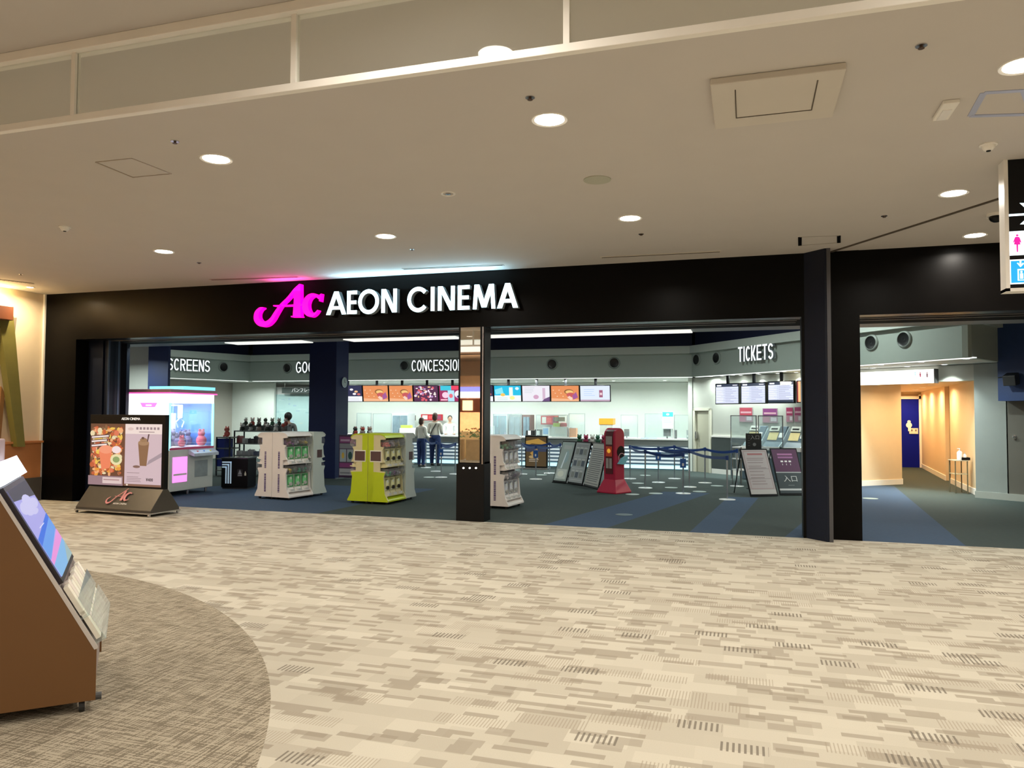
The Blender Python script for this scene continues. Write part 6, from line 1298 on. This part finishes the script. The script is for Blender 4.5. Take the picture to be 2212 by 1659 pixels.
# ================================================================== PEOPLE
SKIN = mat('skin', (.55, .33, .22), .6, noise=.05); HAIR = mat('black hair', (.012, .010, .010), .55, noise=.3, nscale=60); HAIR2 = mat('brown hair', (.07, .03, .02), .55, noise=.3, nscale=60)
def skin_obj(name, V, E_, R_, m, parent, root=0, sub=2):
    me = bpy.data.meshes.new(name); me.from_pydata(V, E_, []); o = bpy.data.objects.new(name, me); lk(o, parent); me.materials.append(m)
    md = o.modifiers.new('skin', 'SKIN'); md.use_smooth_shade = True
    for i, sv in enumerate(me.skin_vertices[0].data):
        r = R_[i]; sv.radius = r if isinstance(r, tuple) else (r, r); sv.use_root = (i == root)
    s_ = o.modifiers.new('sub', 'SUBSURF'); s_.levels = sub; s_.render_levels = sub
    dg = bpy.context.evaluated_depsgraph_get(); me2 = bpy.data.meshes.new_from_object(o.evaluated_get(dg)); o.modifiers.clear(); o.data = me2; me2.name = name
    if not me2.materials: me2.materials.append(m)
    return o
def person(loc, ang, hgt, label, top_m, leg_m, hair_m, hair='short', arms='front', strap=False, shoes=(.03, .03, .03), dress=False):
    """faces local -y"""
    k = hgt/1.68; g = T('person', label, 'person', loc, ang); g.scale = (k, k, k); bpy.context.view_layer.update()
    V = [(0, 0, .95), (0, .0, 1.10), (0, .01, 1.28), (0, .015, 1.38), (0, .005, 1.46), (0, -.01, 1.53)]; E_ = [(0, 1), (1, 2), (2, 3), (3, 4), (4, 5)]; R_ = [(.11, .085), (.13, .095), (.15, .10), (.13, .08), .048, .055]
    def addc(start, pts, rs):
        p_ = start; ids = []
        for v, r in zip(pts, rs): V.append(v); R_.append(r); E_.append((p_, len(V)-1)); p_ = len(V)-1; ids.append(p_)
        return ids
    legs, armi = [], []
    for s_ in (-1, 1):
        legs.append(addc(0, [(s_*.09, 0, .88), (s_*.10, -.01, .50), (s_*.10, .015, .10), (s_*.105, -.10, .035)], [.068, .050, .040, .036]))
        if arms == 'front': pts = [(s_*.19, .01, 1.36), (s_*.225, .02, 1.10), (s_*.17, -.20, 1.03), (s_*.14, -.27, 1.04)]
        elif arms == 'down': pts = [(s_*.19, .01, 1.36), (s_*.235, .02, 1.10), (s_*.24, -.04, .86), (s_*.235, -.06, .79)]
        else: pts = [(s_*.19, .01, 1.36), (s_*.24, .02, 1.12), (s_*.20, -.16, 1.00), (s_*.16, -.24, .98)]
        armi.append(addc(3, pts, [.052, .042, .032, .030]))
    body = skin_obj('body', V, E_, R_, SKIN, g)
    # fingers on each hand
    for s_, ids in zip((-1, 1), armi):
        hx, hy, hz = V[ids[-1]]; hv, he, hr = [(hx, hy, hz)], [], [.026]
        dz = -1 if arms == 'down' else 0; dy = -.2 if arms == 'down' else -1
        for f_ in range(4):
            o_ = (f_-1.5)*.017; L_ = (.062, .072, .068, .052)[f_]
            hv.append((hx+o_, hy+dy*.035, hz+dz*.035)); he.append((0, len(hv)-1)); hr.append(.009); hv.append((hx+o_*1.1, hy+dy*L_, hz+dz*L_-.008)); he.append((len(hv)-2, len(hv)-1)); hr.append(.007)
        hv.append((hx-s_*.035, hy+dy*.02, hz+dz*.02)); he.append((0, len(hv)-1)); hr.append(.010); hv.append((hx-s_*.045, hy+dy*.045, hz+dz*.045)); he.append((len(hv)-2, len(hv)-1)); hr.append(.008)
        skin_obj('hand', hv, he, hr, SKIN, g, sub=1)
    hd_ = MB().ball((0, -.01, 1.60), (.075, .092, .108), 18).ball((0, -.105, 1.585), (.014, .020, .022), 8).ball((-.077, 0, 1.59), (.010, .018, .028), 8).ball((.077, 0, 1.59), (.010, .018, .028), 8).ball((0, -.03, 1.52), (.05, .06, .04), 10).build('head', SKIN, g, smooth=True)
    for s_ in (-1, 1): MB().ball((s_*.030, -.092, 1.605), (.012, .008, .007), 8).build('eye', HAIR, hd_, smooth=True)
    MB().ball((0, -.096, 1.55), (.022, .008, .006), 8).build('mouth', mat('lip', (.45, .15, .13), .5, noise=.02), hd_, smooth=True)
    hb_ = MB().ball((0, .012, 1.625), (.088, .098, .102), 18)
    if hair == 'bob': hb_.ball((0, .035, 1.56), (.092, .075, .11), 14)
    elif hair == 'pony': hb_.ball((0, .10, 1.60), (.035, .05, .06), 10).tube([(0, .12, 1.60), (0, .14, 1.52), (0, .12, 1.42)], [.03, .028, .01], 8)
    elif hair == 'round': hb_ = MB().ball((0, .02, 1.63), (.115, .115, .125), 18)
    else: hb_.ball((0, .04, 1.58), (.078, .062, .075), 12)
    hb_.build('hair', hair_m, g, smooth=True)
    # clothes
    TV = [V[0], V[1], V[2], V[3]]; TV[0] = (0, 0, .90); TR = [(.19, .15), (.145, .11), (.165, .115), (.14, .09)]; TE = [(0, 1), (1, 2), (2, 3)]
    for ids in armi:
        p_ = 3
        for i_, r in zip(ids[:3], (.070, .060, .046)): TV.append(V[i_]); TR.append(r); TE.append((p_, len(TV)-1)); p_ = len(TV)-1
    skin_obj('shirt', TV, TE, TR, top_m, g)
    tr = MB().ball((0, 0, .93), (.172, .132, .125), 18)
    for s_ in (-1, 1): tr.tube([(s_*.080, 0, .96), (s_*.088, -.002, .82), (s_*.098, -.01, .66), (s_*.10, -.012, .50), (s_*.10, .004, .30), (s_*.10, .012, .08)], [.098, .108, .098, .080, .070, .060], 18)
    tr.build('trousers', leg_m, g, smooth=True)
    for s_ in (-1, 1): MB().ball((s_*.105, -.06, .035), (.048, .125, .045), 12).build('shoe', mat('shoe %d' % int(shoes[0]*99), shoes, .5, noise=.1), g, smooth=True)
    if strap: MB().tube([(-.14, -.03, 1.42), (-.08, .135, 1.36), (.02, .15, 1.20), (.10, .14, 1.02), (.16, .06, .93)], .016, 6, .4).build('bag_strap', M_RUB, g)
    return g
def at_px(px, Y): d = ray(px, 900); return (d.x/d.y*Y, Y)
M_TOPW = mat('cream shirt', (.72, .68, .60), .8, noise=.08, nscale=14); M_JEAN = mat('navy jeans', (.012, .03, .12), .8, noise=.2, nscale=30)
a_ = at_px(940, 23.0); person((a_[0], a_[1]), math.pi+.05, 1.69, 'person in a long cream shirt with dark strap and jeans, at the counter', M_TOPW, M_JEAN, HAIR2, 'bob', 'front', True)
a_ = at_px(911, 22.3); person((a_[0], a_[1]), math.pi-.35, 1.54, 'shorter person in a cream top and jeans left of the taller customer', M_TOPW, M_JEAN, HAIR2, 'bob', 'front')
a_ = at_px(623, 19.2); person((a_[0], a_[1]), math.pi+.3, 1.66, 'person with round black hair in a grey top behind the white racks', mat('grey top', (.24, .23, .22), .8, noise=.1, nscale=14), M_JEAN, HAIR, 'round', 'down', True)
a_ = at_px(972, 24.9); person((a_[0], a_[1]), .4, 1.60, 'staff person in white top and dark apron behind the counter', mat('white uniform', (.75, .75, .76), .8, noise=.05), mat('dark plum apron', (.06, .02, .03), .7, noise=.1), HAIR, 'pony', 'front')
